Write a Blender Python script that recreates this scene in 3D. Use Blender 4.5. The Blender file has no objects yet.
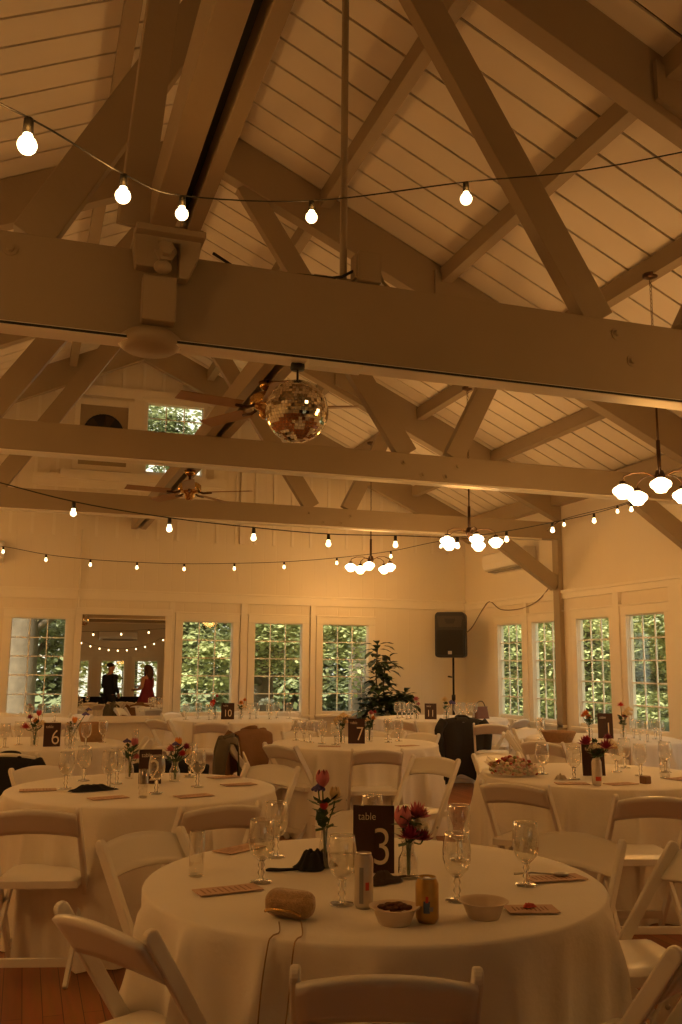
import bpy, math, random
from mathutils import Vector, Matrix
from mathutils.geometry import tessellate_polygon
PI = math.pi
random.seed(7)
scene = bpy.context.scene
COL = scene.collection
H = 1.475            # eye height
XR = 1.45            # ridge
XW = 6.9             # right wall
XL = 2 * XR - XW     # left wall
YF = 14.0            # far wall
YB = -4.2            # back wall
SL = 0.465           # roof slope
def roofz(x): return 5.365 + SL * 2.25 - SL * abs(x - XR)     # underside of the boards
# ------------------------------------------------------------------ camera, world, exposure
cam_d = bpy.data.cameras.new('camera'); cam = bpy.data.objects.new('camera', cam_d); COL.objects.link(cam)
pitch, roll, yaw = .163175, .008875, .324269
fw = Vector((math.sin(yaw) * math.cos(pitch), math.cos(yaw) * math.cos(pitch), math.sin(pitch)))
r0 = Vector((math.cos(yaw), -math.sin(yaw), 0)); u0 = r0.cross(fw)
rr = r0 * math.cos(roll) + u0 * math.sin(roll); uu = rr.cross(fw)
cam.matrix_world = Matrix(((rr.x, uu.x, -fw.x, 0), (rr.y, uu.y, -fw.y, 0), (rr.z, uu.z, -fw.z, H), (0, 0, 0, 1)))
cam_d.sensor_fit = 'VERTICAL'; cam_d.sensor_height = 36; cam_d.lens = 927.78 / 1024 * 36
cam_d.clip_start = .05; cam_d.clip_end = 300
scene.camera = cam
scene.view_settings.view_transform = 'Standard'; scene.view_settings.look = 'None'
scene.view_settings.exposure = 0.0; scene.view_settings.gamma = 1; scene.view_settings.use_curve_mapping = False
world = bpy.data.worlds.new('sky'); scene.world = world; world.use_nodes = True
world.node_tree.nodes['Background'].inputs[0].default_value = (1, .97, .76, 1)
world.node_tree.nodes['Background'].inputs[1].default_value = 1.8
sun_d = bpy.data.lights.new('sun', 'SUN'); sun = bpy.data.objects.new('sun', sun_d); COL.objects.link(sun)
sun_d.energy = 11; sun_d.angle = .06; sun_d.color = (1, .95, .74)
sun.rotation_euler = Vector((.42, .55, -.95)).to_track_quat('-Z', 'Y').to_euler()
LAMP_COL = (1.0, .435, .085)
LAMP_W = 39          # watts of each chandelier
BULB_E = 7          # emission of the string bulbs
# ------------------------------------------------------------------ materials
MATS = {}
def mat(name, color=(.8, .8, .8), rough=.5, metal=0, var=.06, scale=6, bump=0, bscale=40, emit=None, estr=0, spec=None, trans=0, sheen=0):
    if name in MATS: return MATS[name]
    m = bpy.data.materials.new(name); m.use_nodes = True; nt = m.node_tree; b = nt.nodes['Principled BSDF']
    b.inputs['Roughness'].default_value = rough; b.inputs['Metallic'].default_value = metal
    if spec is not None: b.inputs['Specular IOR Level'].default_value = spec
    if trans: b.inputs['Transmission Weight'].default_value = trans
    if sheen: b.inputs['Sheen Weight'].default_value = sheen
    tc = nt.nodes.new('ShaderNodeTexCoord'); n = nt.nodes.new('ShaderNodeTexNoise'); n.inputs['Scale'].default_value = scale
    n.inputs['Detail'].default_value = 3
    nt.links.new(tc.outputs['Object'], n.inputs['Vector'])
    mx = nt.nodes.new('ShaderNodeMix'); mx.data_type = 'RGBA'
    c = Vector(color); lo = c * (1 - var); hi = c * (1 + var)
    mx.inputs[6].default_value = (*lo, 1); mx.inputs[7].default_value = (*[min(1, v) for v in hi], 1)
    nt.links.new(n.outputs['Fac'], mx.inputs[0]); nt.links.new(mx.outputs[2], b.inputs['Base Color'])
    if bump:
        n2 = nt.nodes.new('ShaderNodeTexNoise'); n2.inputs['Scale'].default_value = bscale; nt.links.new(tc.outputs['Object'], n2.inputs['Vector'])
        bp = nt.nodes.new('ShaderNodeBump'); bp.inputs['Strength'].default_value = bump; bp.inputs['Distance'].default_value = .01
        nt.links.new(n2.outputs['Fac'], bp.inputs['Height']); nt.links.new(bp.outputs['Normal'], b.inputs['Normal'])
    if emit:
        b.inputs['Emission Color'].default_value = (*emit, 1); b.inputs['Emission Strength'].default_value = estr
    MATS[name] = m; return m
PAINT = mat('beam_paint', (.36, .285, .185), .5, var=.07, scale=3, bump=.15, bscale=25)
BOARD = mat('ceiling_board_paint', (.82, .75, .63), .6, var=.06, scale=2)
CASING = mat('casing_paint', (.84, .78, .66), .45, var=.03)
BACKING = mat('dark_backing', (.055, .036, .02), .9)
CHAIRM = mat('white_resin', (.80, .76, .69), .3, var=.03)
SEATM = mat('white_vinyl_pad', (.82, .78, .71), .35, var=.03)
CLOTH = mat('white_tablecloth', (.80, .75, .67), .75, var=.05, scale=3, bump=.12, bscale=60, sheen=.2)
MUNT = mat('muntin_daylit_white', (.93, .90, .84), .4, var=.02)  # whiter than the casings: daylight on the bars is put into the colour
BLACK = mat('black_plastic', (.012, .011, .010), .5)
BLACKM = mat('black_metal', (.02, .017, .014), .35, .6)
BLACKC = mat('black_cloth', (.012, .011, .012), .95, bump=.3)
BRONZE = mat('bronze_metal', (.10, .055, .03), .35, .9)
BRASS = mat('brass', (.55, .35, .13), .25, 1)
STEEL = mat('steel', (.5, .48, .45), .3, 1)
WHITEP = mat('white_plastic', (.82, .80, .75), .35, var=.02)
def nt_mat(name):
    m = bpy.data.materials.new(name); m.use_nodes = True; MATS[name] = m; return m, m.node_tree
def groove_wall(name, color, axis, pitch, w=.012):
    m, nt = nt_mat(name); b = nt.nodes['Principled BSDF']; b.inputs['Roughness'].default_value = .55
    tc = nt.nodes.new('ShaderNodeTexCoord'); sp = nt.nodes.new('ShaderNodeSeparateXYZ'); nt.links.new(tc.outputs['Object'], sp.inputs[0])
    mo = nt.nodes.new('ShaderNodeMath'); mo.operation = 'PINGPONG'; mo.inputs[1].default_value = pitch / 2; nt.links.new(sp.outputs[axis], mo.inputs[0])
    mr = nt.nodes.new('ShaderNodeMapRange'); mr.inputs[1].default_value = 0; mr.inputs[2].default_value = w / 2; nt.links.new(mo.outputs[0], mr.inputs[0])
    n = nt.nodes.new('ShaderNodeTexNoise'); n.inputs['Scale'].default_value = 1.5; nt.links.new(tc.outputs['Object'], n.inputs['Vector'])
    c = Vector(color); mx = nt.nodes.new('ShaderNodeMix'); mx.data_type = 'RGBA'
    mx.inputs[6].default_value = (*(c * .95), 1); mx.inputs[7].default_value = (*(c * 1.04), 1)
    nt.links.new(n.outputs['Fac'], mx.inputs[0]); nt.links.new(mx.outputs[2], b.inputs['Base Color'])
    bp = nt.nodes.new('ShaderNodeBump'); bp.inputs['Strength'].default_value = .3; bp.inputs['Distance'].default_value = .012
    nt.links.new(mr.outputs[0], bp.inputs['Height']); nt.links.new(bp.outputs['Normal'], b.inputs['Normal'])
    return m
WALLX = groove_wall('wall_boards_x', (.80, .73, .60), 0, .203)
WALLY = groove_wall('wall_boards_y', (.80, .73, .60), 1, .203)
def floor_mat():
    m, nt = nt_mat('wood_floor'); b = nt.nodes['Principled BSDF']; b.inputs['Roughness'].default_value = .38
    tc = nt.nodes.new('ShaderNodeTexCoord'); mp = nt.nodes.new('ShaderNodeMapping'); mp.inputs['Rotation'].default_value = (0, 0, PI / 2)
    nt.links.new(tc.outputs['Object'], mp.inputs[0])
    br = nt.nodes.new('ShaderNodeTexBrick'); br.inputs['Scale'].default_value = 1; br.inputs['Brick Width'].default_value = 1.3; br.inputs['Row Height'].default_value = .083
    br.inputs['Mortar Size'].default_value = .0018; br.inputs['Color1'].default_value = (.42, .16, .055, 1); br.inputs['Color2'].default_value = (.30, .105, .035, 1)
    br.inputs['Mortar'].default_value = (.06, .02, .01, 1); br.offset = .37
    nt.links.new(mp.outputs[0], br.inputs['Vector'])
    n = nt.nodes.new('ShaderNodeTexNoise'); n.inputs['Scale'].default_value = 4; mp2 = nt.nodes.new('ShaderNodeMapping'); mp2.inputs['Scale'].default_value = (8, .6, 1)
    nt.links.new(tc.outputs['Object'], mp2.inputs[0]); nt.links.new(mp2.outputs[0], n.inputs['Vector'])
    mx = nt.nodes.new('ShaderNodeMix'); mx.data_type = 'RGBA'; mx.blend_type = 'MULTIPLY'; mx.inputs[0].default_value = .5
    nt.links.new(br.outputs['Color'], mx.inputs[6]); nt.links.new(n.outputs['Color'], mx.inputs[7]); nt.links.new(mx.outputs[2], b.inputs['Base Color'])
    return m
FLOOR = floor_mat()
def glass_mat(name, tint=(.97, .97, .95), refl=.9, edge=.7, base=0.04, power=4):
    m, nt = nt_mat(name); nt.nodes.remove(nt.nodes['Principled BSDF']); out = nt.nodes['Material Output']
    t = nt.nodes.new('ShaderNodeBsdfTransparent'); t.inputs[0].default_value = (*tint, 1)
    g = nt.nodes.new('ShaderNodeBsdfGlossy'); g.inputs['Roughness'].default_value = .03; g.inputs[0].default_value = (refl, refl, refl, 1)
    lw = nt.nodes.new('ShaderNodeLayerWeight'); lw.inputs[0].default_value = .5
    fr = nt.nodes.new('ShaderNodeMath'); fr.operation = 'POWER'; fr.inputs[1].default_value = power; nt.links.new(lw.outputs['Facing'], fr.inputs[0])
    sc_ = nt.nodes.new('ShaderNodeMath'); sc_.operation = 'MULTIPLY'; sc_.inputs[1].default_value = edge; nt.links.new(fr.outputs[0], sc_.inputs[0]); fr = sc_
    n = nt.nodes.new('ShaderNodeTexNoise'); n.inputs['Scale'].default_value = 9
    tcn = nt.nodes.new('ShaderNodeTexCoord'); nt.links.new(tcn.outputs['Object'], n.inputs['Vector'])
    ad = nt.nodes.new('ShaderNodeMath'); ad.operation = 'MULTIPLY_ADD'; ad.inputs[1].default_value = .02; nt.links.new(n.outputs['Fac'], ad.inputs[0])
    ad2 = nt.nodes.new('ShaderNodeMath'); ad2.operation = 'ADD'; ad2.inputs[1].default_value = base
    nt.links.new(fr.outputs[0], ad2.inputs[0]); nt.links.new(ad2.outputs[0], ad.inputs[2])
    mx = nt.nodes.new('ShaderNodeMixShader'); nt.links.new(ad.outputs[0], mx.inputs[0]); nt.links.new(t.outputs[0], mx.inputs[1]); nt.links.new(g.outputs[0], mx.inputs[2])
    nt.links.new(mx.outputs[0], out.inputs[0]); return m
GLASS = glass_mat('drinking_glass', (.94, .935, .91), 1, .98, .16, 2.0)
PANE = glass_mat('window_glass', (.98, .99, .97), .8, .3, .03)
THICK = mat('thick_glass', (.98, .97, .95), .02, trans=1, var=.01)
WATER = glass_mat('water', (.96, .95, .91), .9, .5, .03)
def mirror_mat():
    m, nt = nt_mat('mirror_silver'); b = nt.nodes['Principled BSDF']; b.inputs['Metallic'].default_value = 1; b.inputs['Roughness'].default_value = .0
    n = nt.nodes.new('ShaderNodeTexNoise'); mx = nt.nodes.new('ShaderNodeMix'); mx.data_type = 'RGBA'
    mx.inputs[6].default_value = (.80, .78, .74, 1); mx.inputs[7].default_value = (.84, .82, .78, 1); nt.links.new(n.outputs['Fac'], mx.inputs[0]); nt.links.new(mx.outputs[2], b.inputs['Base Color'])
    return m
MIRROR = mirror_mat()
# ------------------------------------------------------------------ mesh helpers
class MB:
    def __init__(s): s.v = []; s.f = []
    def add(s, vs, fs):
        o = len(s.v); s.v += [tuple(v) for v in vs]; s.f += [tuple(i + o for i in f) for f in fs]; return s
    def box(s, x0, x1, y0, y1, z0, z1, M=None):
        vs = [Vector((x, y, z)) for x in (x0, x1) for y in (y0, y1) for z in (z0, z1)]
        if M: vs = [M @ v for v in vs]
        return s.add(vs, [(0, 1, 3, 2), (4, 6, 7, 5), (0, 4, 5, 1), (2, 3, 7, 6), (0, 2, 6, 4), (1, 5, 7, 3)])
    def bar(s, a, b, w, d, side=(0, 1, 0)):
        # rectangular bar from a to b; w = width perpendicular to 'side' and the axis, d = size along side
        a = Vector(a); b = Vector(b); ax = (b - a).normalized(); sd = Vector(side); sd = (sd - ax * sd.dot(ax)).normalized(); up = ax.cross(sd)
        vs = []
        for p in (a, b):
            for i, j in ((-1, -1), (1, -1), (1, 1), (-1, 1)): vs.append(p + up * (w / 2 * i) + sd * (d / 2 * j))
        return s.add(vs, [(0, 3, 2, 1), (4, 5, 6, 7), (0, 1, 5, 4), (1, 2, 6, 5), (2, 3, 7, 6), (3, 0, 4, 7)])
    def tube(s, pts, r, n=8, caps=True):
        pts = [Vector(p) for p in pts]; rs = r if isinstance(r, (list, tuple)) else [r] * len(pts)
        prev = None; vs = []
        for i, p in enumerate(pts):
            t = (pts[min(i + 1, len(pts) - 1)] - pts[max(i - 1, 0)]).normalized()
            ref = prev if prev is not None else (Vector((0, 0, 1)) if abs(t.z) < .9 else Vector((1, 0, 0)))
            u = (ref - t * ref.dot(t)).normalized(); prev = u; w = t.cross(u)
            for k in range(n): a = 2 * PI * k / n; vs.append(p + (u * math.cos(a) + w * math.sin(a)) * rs[i])
        fs = [(i * n + k, i * n + (k + 1) % n, (i + 1) * n + (k + 1) % n, (i + 1) * n + k) for i in range(len(pts) - 1) for k in range(n)]
        if caps: fs += [tuple(range(n))[::-1], tuple((len(pts) - 1) * n + k for k in range(n))]
        return s.add(vs, fs)
    def lathe(s, prof, c=(0, 0, 0), n=20, M=None):
        vs = []; c = Vector(c)
        for r, z in prof:
            for k in range(n):
                a = 2 * PI * k / n; v = Vector((r * math.cos(a), r * math.sin(a), z)); v = (M @ v) if M else v; vs.append(v + c)
        fs = [(i * n + k, i * n + (k + 1) % n, (i + 1) * n + (k + 1) % n, (i + 1) * n + k) for i in range(len(prof) - 1) for k in range(n)]
        return s.add(vs, fs)
    def sphere(s, c, r, n=12, sc=(1, 1, 1)):
        prof = [(max(1e-4, math.sin(PI * i / n)), -math.cos(PI * i / n)) for i in range(n + 1)]
        M = Matrix.Diagonal((r * sc[0], r * sc[1], r * sc[2])); return s.lathe(prof, c, n + 4, M)
    def prism(s, poly, y0, y1, holes=(), M=None):
        # polygon in XZ extruded from y0 to y1, with holes
        loops = [list(poly)] + [list(h) for h in holes]; flat = [p for l in loops for p in l]; n = len(flat)
        tris = tessellate_polygon([[Vector((p[0], p[1], 0)) for p in l] for l in loops])
        vs = [Vector((p[0], y0, p[1])) for p in flat] + [Vector((p[0], y1, p[1])) for p in flat]
        if M: vs = [M @ v for v in vs]
        fs = [tuple(t) for t in tris] + [tuple(i + n for i in t)[::-1] for t in tris]; o = 0
        for l in loops:
            k = len(l); fs += [(o + i, o + (i + 1) % k, n + o + (i + 1) % k, n + o + i) for i in range(k)]; o += k
        return s.add(vs, fs)
    def grid(s, fn, nu, nv, closed=False):
        vs = [fn(i / nu, j / nv) for i in range(nu + (0 if closed else 1)) for j in range(nv + 1)]; m = nu if closed else nu + 1
        fs = [(i * (nv + 1) + j, ((i + 1) % m) * (nv + 1) + j, ((i + 1) % m) * (nv + 1) + j + 1, i * (nv + 1) + j + 1) for i in range(nu) for j in range(nv)]
        return s.add(vs, fs)
    def build(s, name, m, parent=None, smooth=False, loc=None, bevel=0, solid=0, fix=True):
        me = bpy.data.meshes.new(name); me.from_pydata(s.v, [], s.f)
        if fix:
            import bmesh
            bm = bmesh.new(); bm.from_mesh(me); bmesh.ops.recalc_face_normals(bm, faces=bm.faces); bm.to_mesh(me); bm.free()
        if smooth:
            for p in me.polygons: p.use_smooth = True
        me.materials.append(m); o = bpy.data.objects.new(name, me); COL.objects.link(o)
        if parent: o.parent = parent
        if loc: o.location = loc
        if bevel:
            b = o.modifiers.new('b', 'BEVEL'); b.width = bevel; b.segments = 2; b.limit_method = 'ANGLE'
        if solid:
            b = o.modifiers.new('s', 'SOLIDIFY'); b.thickness = solid; b.offset = 0
        return o
def tag(o, label=None, cat=None, group=None, kind=None):
    if label: o['label'] = label
    if cat: o['category'] = cat
    if group: o['group'] = group
    if kind: o['kind'] = kind
    return o
def thing(name, loc=(0, 0, 0), rz=0, label=None, cat=None, group=None, kind=None):
    o = bpy.data.objects.new(name, None); COL.objects.link(o); o.location = loc; o.rotation_euler = (0, 0, rz); o.empty_display_size = .1
    return tag(o, label, cat, group, kind)
def kids(o): return [c for c in COL.objects if c.parent == o]
def dup(root, loc, rz=0, label=None, group=None):
    ch = kids(root)
    r = root.copy(); COL.objects.link(r); r.location = loc; r.rotation_euler = (0, 0, rz)
    if label: r['label'] = label
    if group: r['group'] = group
    for c in ch:
        gk = kids(c); d = c.copy(); COL.objects.link(d); d.parent = r
        for g in gk: e = g.copy(); COL.objects.link(e); e.parent = d
    return r
def struct(mb, name, m, **k): return tag(mb.build(name, m, **k), kind='structure')
def text_mesh(name, body, size, m, parent, loc, rot=(PI / 2, 0, 0), ext=.0008, align='CENTER', sx=1):
    c = bpy.data.curves.new(name, 'FONT'); c.body = body; c.size = size; c.extrude = ext; c.offset = -.010 * size; c.align_x = align; c.align_y = 'CENTER'
    t = bpy.data.objects.new('tmp', c); COL.objects.link(t); bpy.context.view_layer.update()
    me = bpy.data.meshes.new_from_object(t.evaluated_get(bpy.context.evaluated_depsgraph_get())); bpy.data.objects.remove(t)
    me.materials.clear(); me.materials.append(m); o = bpy.data.objects.new(name, me); COL.objects.link(o); o.parent = parent; o.location = loc; o.rotation_euler = rot; o.scale = (sx, 1, 1)
    return o
# ------------------------------------------------------------------ room shell
struct(MB().box(XL - .2, XW + .2, YB - .2, YF + .2, -.12, 0), 'floor', FLOOR)
ZS, ZT = .75, 2.10
far_win = [(-.20, .55), (2.22, 2.98), (3.33, 4.08), (4.42, 5.18)]
hiwin = (1.57, 2.42, 4.33, 5.40)
def rect(a, b, c, d): return [(a, c), (b, c), (b, d), (a, d)]
def gable(x0, x1): return [(x0, -.12), (x1, -.12), (x1, roofz(x1) + .1), (XR, roofz(XR) + .1), (x0, roofz(x0) + .1)]
struct(MB().prism(gable(XL - .15, XW + .15), YF, YF + .08, [rect(a, b, ZS, ZT) for a, b in far_win] + [rect(*hiwin)]), 'wall_far', WALLX)
back_win = [(1.3, 2.05), (2.45, 3.2), (3.55, 4.3)]
struct(MB().prism(gable(XL - .15, XW + .15), YB - .15, YB, [rect(a, b, ZS, ZT) for a, b in back_win]), 'wall_back', WALLX)
right_win = [(12.12, 12.85), (11.12, 11.82), (9.95, 10.68), (8.88, 9.60), (7.70, 8.42), (6.60, 7.32), (5.45, 6.17), (4.35, 5.07)]
Msw = Matrix(((0, 1, 0, 0), (1, 0, 0, 0), (0, 0, 1, 0), (0, 0, 0, 1)))
struct(MB().prism(rect(YB - .15, YF + .15, -.12, roofz(XW) + .1), XW, XW + .08, [rect(a, b, ZS, ZT) for a, b in right_win], Msw), 'wall_right', WALLY)
struct(MB().prism(rect(YB - .15, YF + .15, -.12, roofz(XL) + .1), XL - .15, XL, (), Msw), 'wall_left', WALLY)
# ceiling: boards running down the slope, dark gaps between them
def ceiling():
    for side, nm in ((1, 'ceiling'), (-1, 'ceiling')):
        mb = MB(); back = MB()
        y = YB - .18; x1 = XR + side * (XW - XR + .3)
        while y < YF + .1:
            y2 = min(y + .275, YF + .1)
            for (m, a, b, z0, z1) in ((mb, y, y2, 0, .022),):
                vs = [Vector((x, yy, roofz(x) + z)) for x in (XR, x1) for yy in (a, b) for z in (z0, z1)]
                m.add(vs, [(0, 1, 3, 2), (4, 6, 7, 5), (0, 4, 5, 1), (2, 3, 7, 6), (0, 2, 6, 4), (1, 5, 7, 3)])
            y += .30
        vs = [Vector((x, yy, roofz(x) + z)) for x in (XR, x1) for yy in (YB - .2, YF + .3) for z in (.024, .16)]
        back.add(vs, [(0, 1, 3, 2), (4, 6, 7, 5), (0, 4, 5, 1), (2, 3, 7, 6), (0, 2, 6, 4), (1, 5, 7, 3)])
        struct(mb, nm, BOARD); struct(back, 'roof', BACKING)
ceiling()
# trims
tr = MB(); tr.box(XL, XW, YF - .03, YF, 2.38, 2.50).box(XL, XW, YF - .045, YF, 2.50, 2.53); struct(tr, 'trim_1', CASING, bevel=.004)
tr = MB(); tr.box(XW - .03, XW, YB, YF, 2.38, 2.46).box(XW - .045, XW, YB, YF, 2.46, 2.50); struct(tr, 'trim_2', CASING, bevel=.004)
struct(MB().box(XW - .16, XW, YB, YF, 3.66, 3.86), 'trim_3', PAINT); struct(MB().box(XL, XL + .16, YB, YF, 3.66, 3.86), 'trim_4', PAINT)
struct(MB().box(.2, 2.78, YF - .04, YF, 5.44, 5.60), 'trim_5', CASING)
struct(MB().box(-.04, .34, YF - .1, YF, 4.13, 4.19).box(.34, 2.8, YF - .12, YF, 4.14, 4.27).box(-.04, 2.8, YF - .06, YF, 4.02, 4.14), 'trim_6', CASING)
bt = MB(); x = XL + .1
while x < XW:
    if not (.3 < x < 2.75):
        bt.box(x - .022, x + .022, YF - .022, YF, 3.3, roofz(x))
    else:
        bt.box(x - .022, x + .022, YF - .022, YF, 3.3, 4.02); bt.box(x - .022, x + .022, YF - .022, YF, 5.6, roofz(x))
    x += .30
struct(bt, 'trim_7', CASING)
struct(MB().box(2.62, 2.78, YF - .035, YF, 4.27, 5.44).box(1.36, 1.50, YF - .035, YF, 4.27, 5.44).box(3.05, 3.13, YF - .05, YF, 3.3, 4.9), 'trim_8', CASING)
struct(MB().box(XL, XW, YF - .02, YF, 0, .14), 'baseboard_far', CASING); struct(MB().box(XW - .02, XW, YB, YF, 0, .14), 'baseboard_right', CASING)
struct(MB().box(XL, XL + .02, YB, YF, 0, .14), 'baseboard_left', CASING)
# windows
wn = [0]
def window(kind, a, b, z0, z1, cols, rows, casing=.11, wall='far'):
    wn[0] += 1; w = b - a; t = thing('window_%d' % wn[0], kind='structure')
    if wall == 'far': t.location = (a, YF, 0)
    elif wall == 'right': t.location = (XW, b, 0); t.rotation_euler = (0, 0, -PI / 2)
    elif wall == 'back': t.location = (b, YB, 0); t.rotation_euler = (0, 0, PI)
    c = MB(); q = casing
    c.box(-q, 0, -.028, 0, z0 - .06, z1 + q).box(w, w + q, -.028, 0, z0 - .06, z1 + q).box(-q, w + q, -.032, 0, z1, z1 + q).box(-q - .01, w + q + .01, -.045, 0, z1 + q, z1 + q + .025)
    c.build('casing', CASING, t, bevel=.004)
    MB().box(-q - .02, w + q + .02, -.07, 0, z0 - .075, z0 - .04).box(-q, w + q, -.03, 0, z0 - .16, z0 - .075).build('window_sill', CASING, t, bevel=.004)
    s = MB(); e = .014
    s.box(0, e, .022, .052, z0, z1).box(w - e, w, .022, .052, z0, z1).box(e, w - e, .022, .052, z0, z0 + e).box(e, w - e, .022, .052, z1 - e, z1); s.build('sash', CASING, t)
    g = MB()
    for i in range(1, cols): x = e + (w - 2 * e) * i / cols; g.box(x - .008, x + .008, .028, .044, z0 + e, z1 - e)
    for j in range(1, rows): z = z0 + e + (z1 - z0 - 2 * e) * j / rows; g.box(e, w - e, .026, .046, z - .008, z + .008)
    g.build('muntin', MUNT, t)
    MB().box(0, .006, 0, .022, z0, z1).box(w - .006, w, 0, .022, z0, z1).box(.006, w - .006, 0, .022, z1 - .006, z1).box(.006, w - .006, 0, .022, z0, z0 + .006).build('jamb', CASING, t)
    MB().box(e, w - e, .034, .038, z0 + e, z1 - e).build('window_pane', PANE, t)
    return t
for a, b in far_win: window('w', a, b, ZS, ZT, 3, 5)
for a, b in right_win: window('w', a, b, ZS, ZT, 3, 5, wall='right')
for a, b in back_win: window('w', a, b, ZS, ZT, 3, 5, wall='back')
window('w', hiwin[0], hiwin[1], hiwin[2], hiwin[3], 3, 5, .07)
# pilaster boards between the windows
struct(MB().box(.66, .70, YF - .02, YF, .14, 2.38).box(2.02, 2.10, YF - .02, YF, .14, 2.38).box(3.10, 3.20, YF - .045, YF, .14, 2.38).box(4.21, 4.29, YF - .045, YF, .14, 2.38), 'trim_9', CASING)
struct(MB().box(XW - .045, XW, 11.93, 12.01, .14, 2.38).box(XW - .045, XW, 9.71, 9.83, .14, 2.38).box(XW - .045, XW, 8.53, 8.77, .14, 2.38), 'trim_10', CASING)
# louvred attic fan set into the gable wall
t = thing('attic_fan', (.92, YF, 4.87), 0, 'round dark attic fan in a square white frame high on the gable wall', 'fan')
c = MB(); c.box(-.42, -.34, -.05, 0, -.58, .52).box(.36, .44, -.05, 0, -.58, .52).box(-.34, .36, -.05, 0, .42, .52).box(-.34, .36, -.05, 0, -.58, -.50); c.build('frame', CASING, t, bevel=.005)
fp = MB(); fp.prism(rect(-.34, .36, -.50, .42), -.03, -.012, [[(.01 + .30 * math.cos(2 * PI * k / 32), .0 + .30 * math.sin(2 * PI * k / 32)) for k in range(32)]]); fp.build('fan_panel', PAINT, t)
b = MB(); b.lathe([(.30, 0), (.0001, 0)], (.01, -.006, 0), 32, Matrix.Rotation(PI / 2, 3, 'X')); b.build('fan_shroud', BLACK, t)
b = MB()
for k in range(5):
    a = 2 * PI * k / 5; d = Vector((math.cos(a), 0, math.sin(a))); e = Vector((-math.sin(a), 0, math.cos(a)))
    c0 = Vector((.01, -.02, 0)); b.add([c0 + d * .05 - e * .03, c0 + d * .27 - e * .08 + Vector((0, -.02, 0)), c0 + d * .27 + e * .07, c0 + d * .05 + e * .03], [(0, 1, 2, 3)])
b.build('blade', BACKING, t)
# mirror on the far wall
t = thing('wall_mirror', (1.365, YF, 0), 0, 'tall frameless mirror between far windows reflecting the room and two people', 'mirror')
Mt = Matrix.Translation((0, -.034, .72)) @ Matrix.Rotation(math.radians(-.88), 4, 'X')
MB().box(-.60, .60, -.006, 0, 0, 1.45, Mt).build('mirror_glass', MIRROR, t)
c = MB(); c.box(-.69, -.60, -.05, -.0, -.06 + .72, 2.26).box(.60, .69, -.05, -.0, .66, 2.26).box(-.69, .69, -.055, -.0, 2.165, 2.26).box(-.69, .69, -.06, -.0, .62, .72); c.build('frame', CASING, t, bevel=.004)
# ------------------------------------------------------------------ roof trusses
def chz(x): return roofz(x) - .43
def truss(yf, zb, zt, label, near=False, wall=False):
    wb = {1: 1.70, -1: 1.54} if near else {1: 1.88, -1: 1.88}
    t = thing('roof_truss', (XR, yf, 0), 0, label, 'roof truss', 'timber roof trusses')
    hw = XW - XR; th = .17
    MB().box(-hw, hw, 0, th, zb, zt).build('tie_beam', PAINT, t, bevel=.006)
    MB().box(-hw + .3, hw - .3, .02, th - .02, zb - .018, zb).build('beam_soffit', CASING, t)
    for s in (-1, 1):
        poly = [(0, chz(XR)), (s * hw, chz(XW)), (s * hw, roofz(XW)), (0, roofz(XR))]
        MB().prism(poly, .0, .14).build('top_chord', PAINT, t, bevel=.006)
        MB().bar((s * .25, .07, chz(XR + .25) + .03), (s * wb[s], .07, zt), .20, .10).build('web', PAINT, t, bevel=.005)
        MB().bar((s * 2.36, .075, zt), (s * 2.97, .075, chz(XR + 2.97) + .05), .19, .10).build('web', PAINT, t, bevel=.005)
        MB().box(s * hw - (.07 if s > 0 else 0), s * hw + (0 if s > 0 else .07), 0, .15, 0, zb).build('post', PAINT, t, bevel=.006)
        MB().bar((s * (hw - 1.02), .085, zb + .02), (s * (hw - .06), .085, 2.58), .19, .11).build('brace', PAINT, t, bevel=.005)
        for px, pz in ((1.83, .35), (2.02, .78), (2.38, .35), (2.26, .78)) if not near else ((wb[s] + .09, .20), (wb[s] + .19, .55)):
            z = zt - (zt - zb) * pz
            b = MB(); b.lathe([(.036, 0), (.036, .006), (.018, .006), (.016, .022), (.0001, .022)], (s * px, 0, z), 10, Matrix.Rotation(PI / 2, 3, 'X')); b.build('bolt', PAINT, t)
        # splice plate at the purlin seat
        MB().prism([(s * 2.15, chz(XR + 2.15) + .06), (s * 2.75, chz(XR + 2.75) + .06), (s * 2.62, roofz(XR + 2.62) - .10), (s * 2.15, roofz(XR + 2.15) - .10)], -.035, 0).build('splice_plate', PAINT, t)
    return t
T0 = truss(1.25, 3.08, 3.52, 'painted timber roof truss over the camera end of the hall', True)
T1 = truss(4.50, 3.08, 3.53, 'nearest painted timber roof truss with the deep tie beam', True)
T2 = truss(7.90, 3.20, 3.45, 'middle painted timber roof truss behind the mirror ball')
T3 = truss(11.0, 3.20, 3.43, 'painted timber roof truss closest to the far windows')
Tm = truss(-1.95, 3.20, 3.45, 'painted timber roof truss at the back of the hall, seen only by mirror')
# truss against the gable: chords only
t = thing('gable_rafter_pair', (XR, 13.72, 0), 0, 'pair of painted rafters lying against the far gable wall', 'rafters')
for s in (-1, 1): MB().prism([(0, chz(XR) + .02), (s * (XW - XR), chz(XW) + .02), (s * (XW - XR), roofz(XW)), (0, roofz(XR))], 0, .12).build('rafter', PAINT, t, bevel=.005)
# LED track on the underside of the nearest tie beam
tk = thing('lighting_track', (XR, 4.48, 3.04), 0, 'long thin dark lighting track under the nearest tie beam', 'track')
MB().box(-5.2, 5.4, -.03, .04, .0, .022).build('track_rail', CASING, tk); MB().box(-5.2, 5.4, -.034, -.03, .005, .017).build('track_slot', BLACK, tk)
MB().box(-.14, .16, -.035, .04, -.03, .0).build('track_joiner', CASING, tk)
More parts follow.
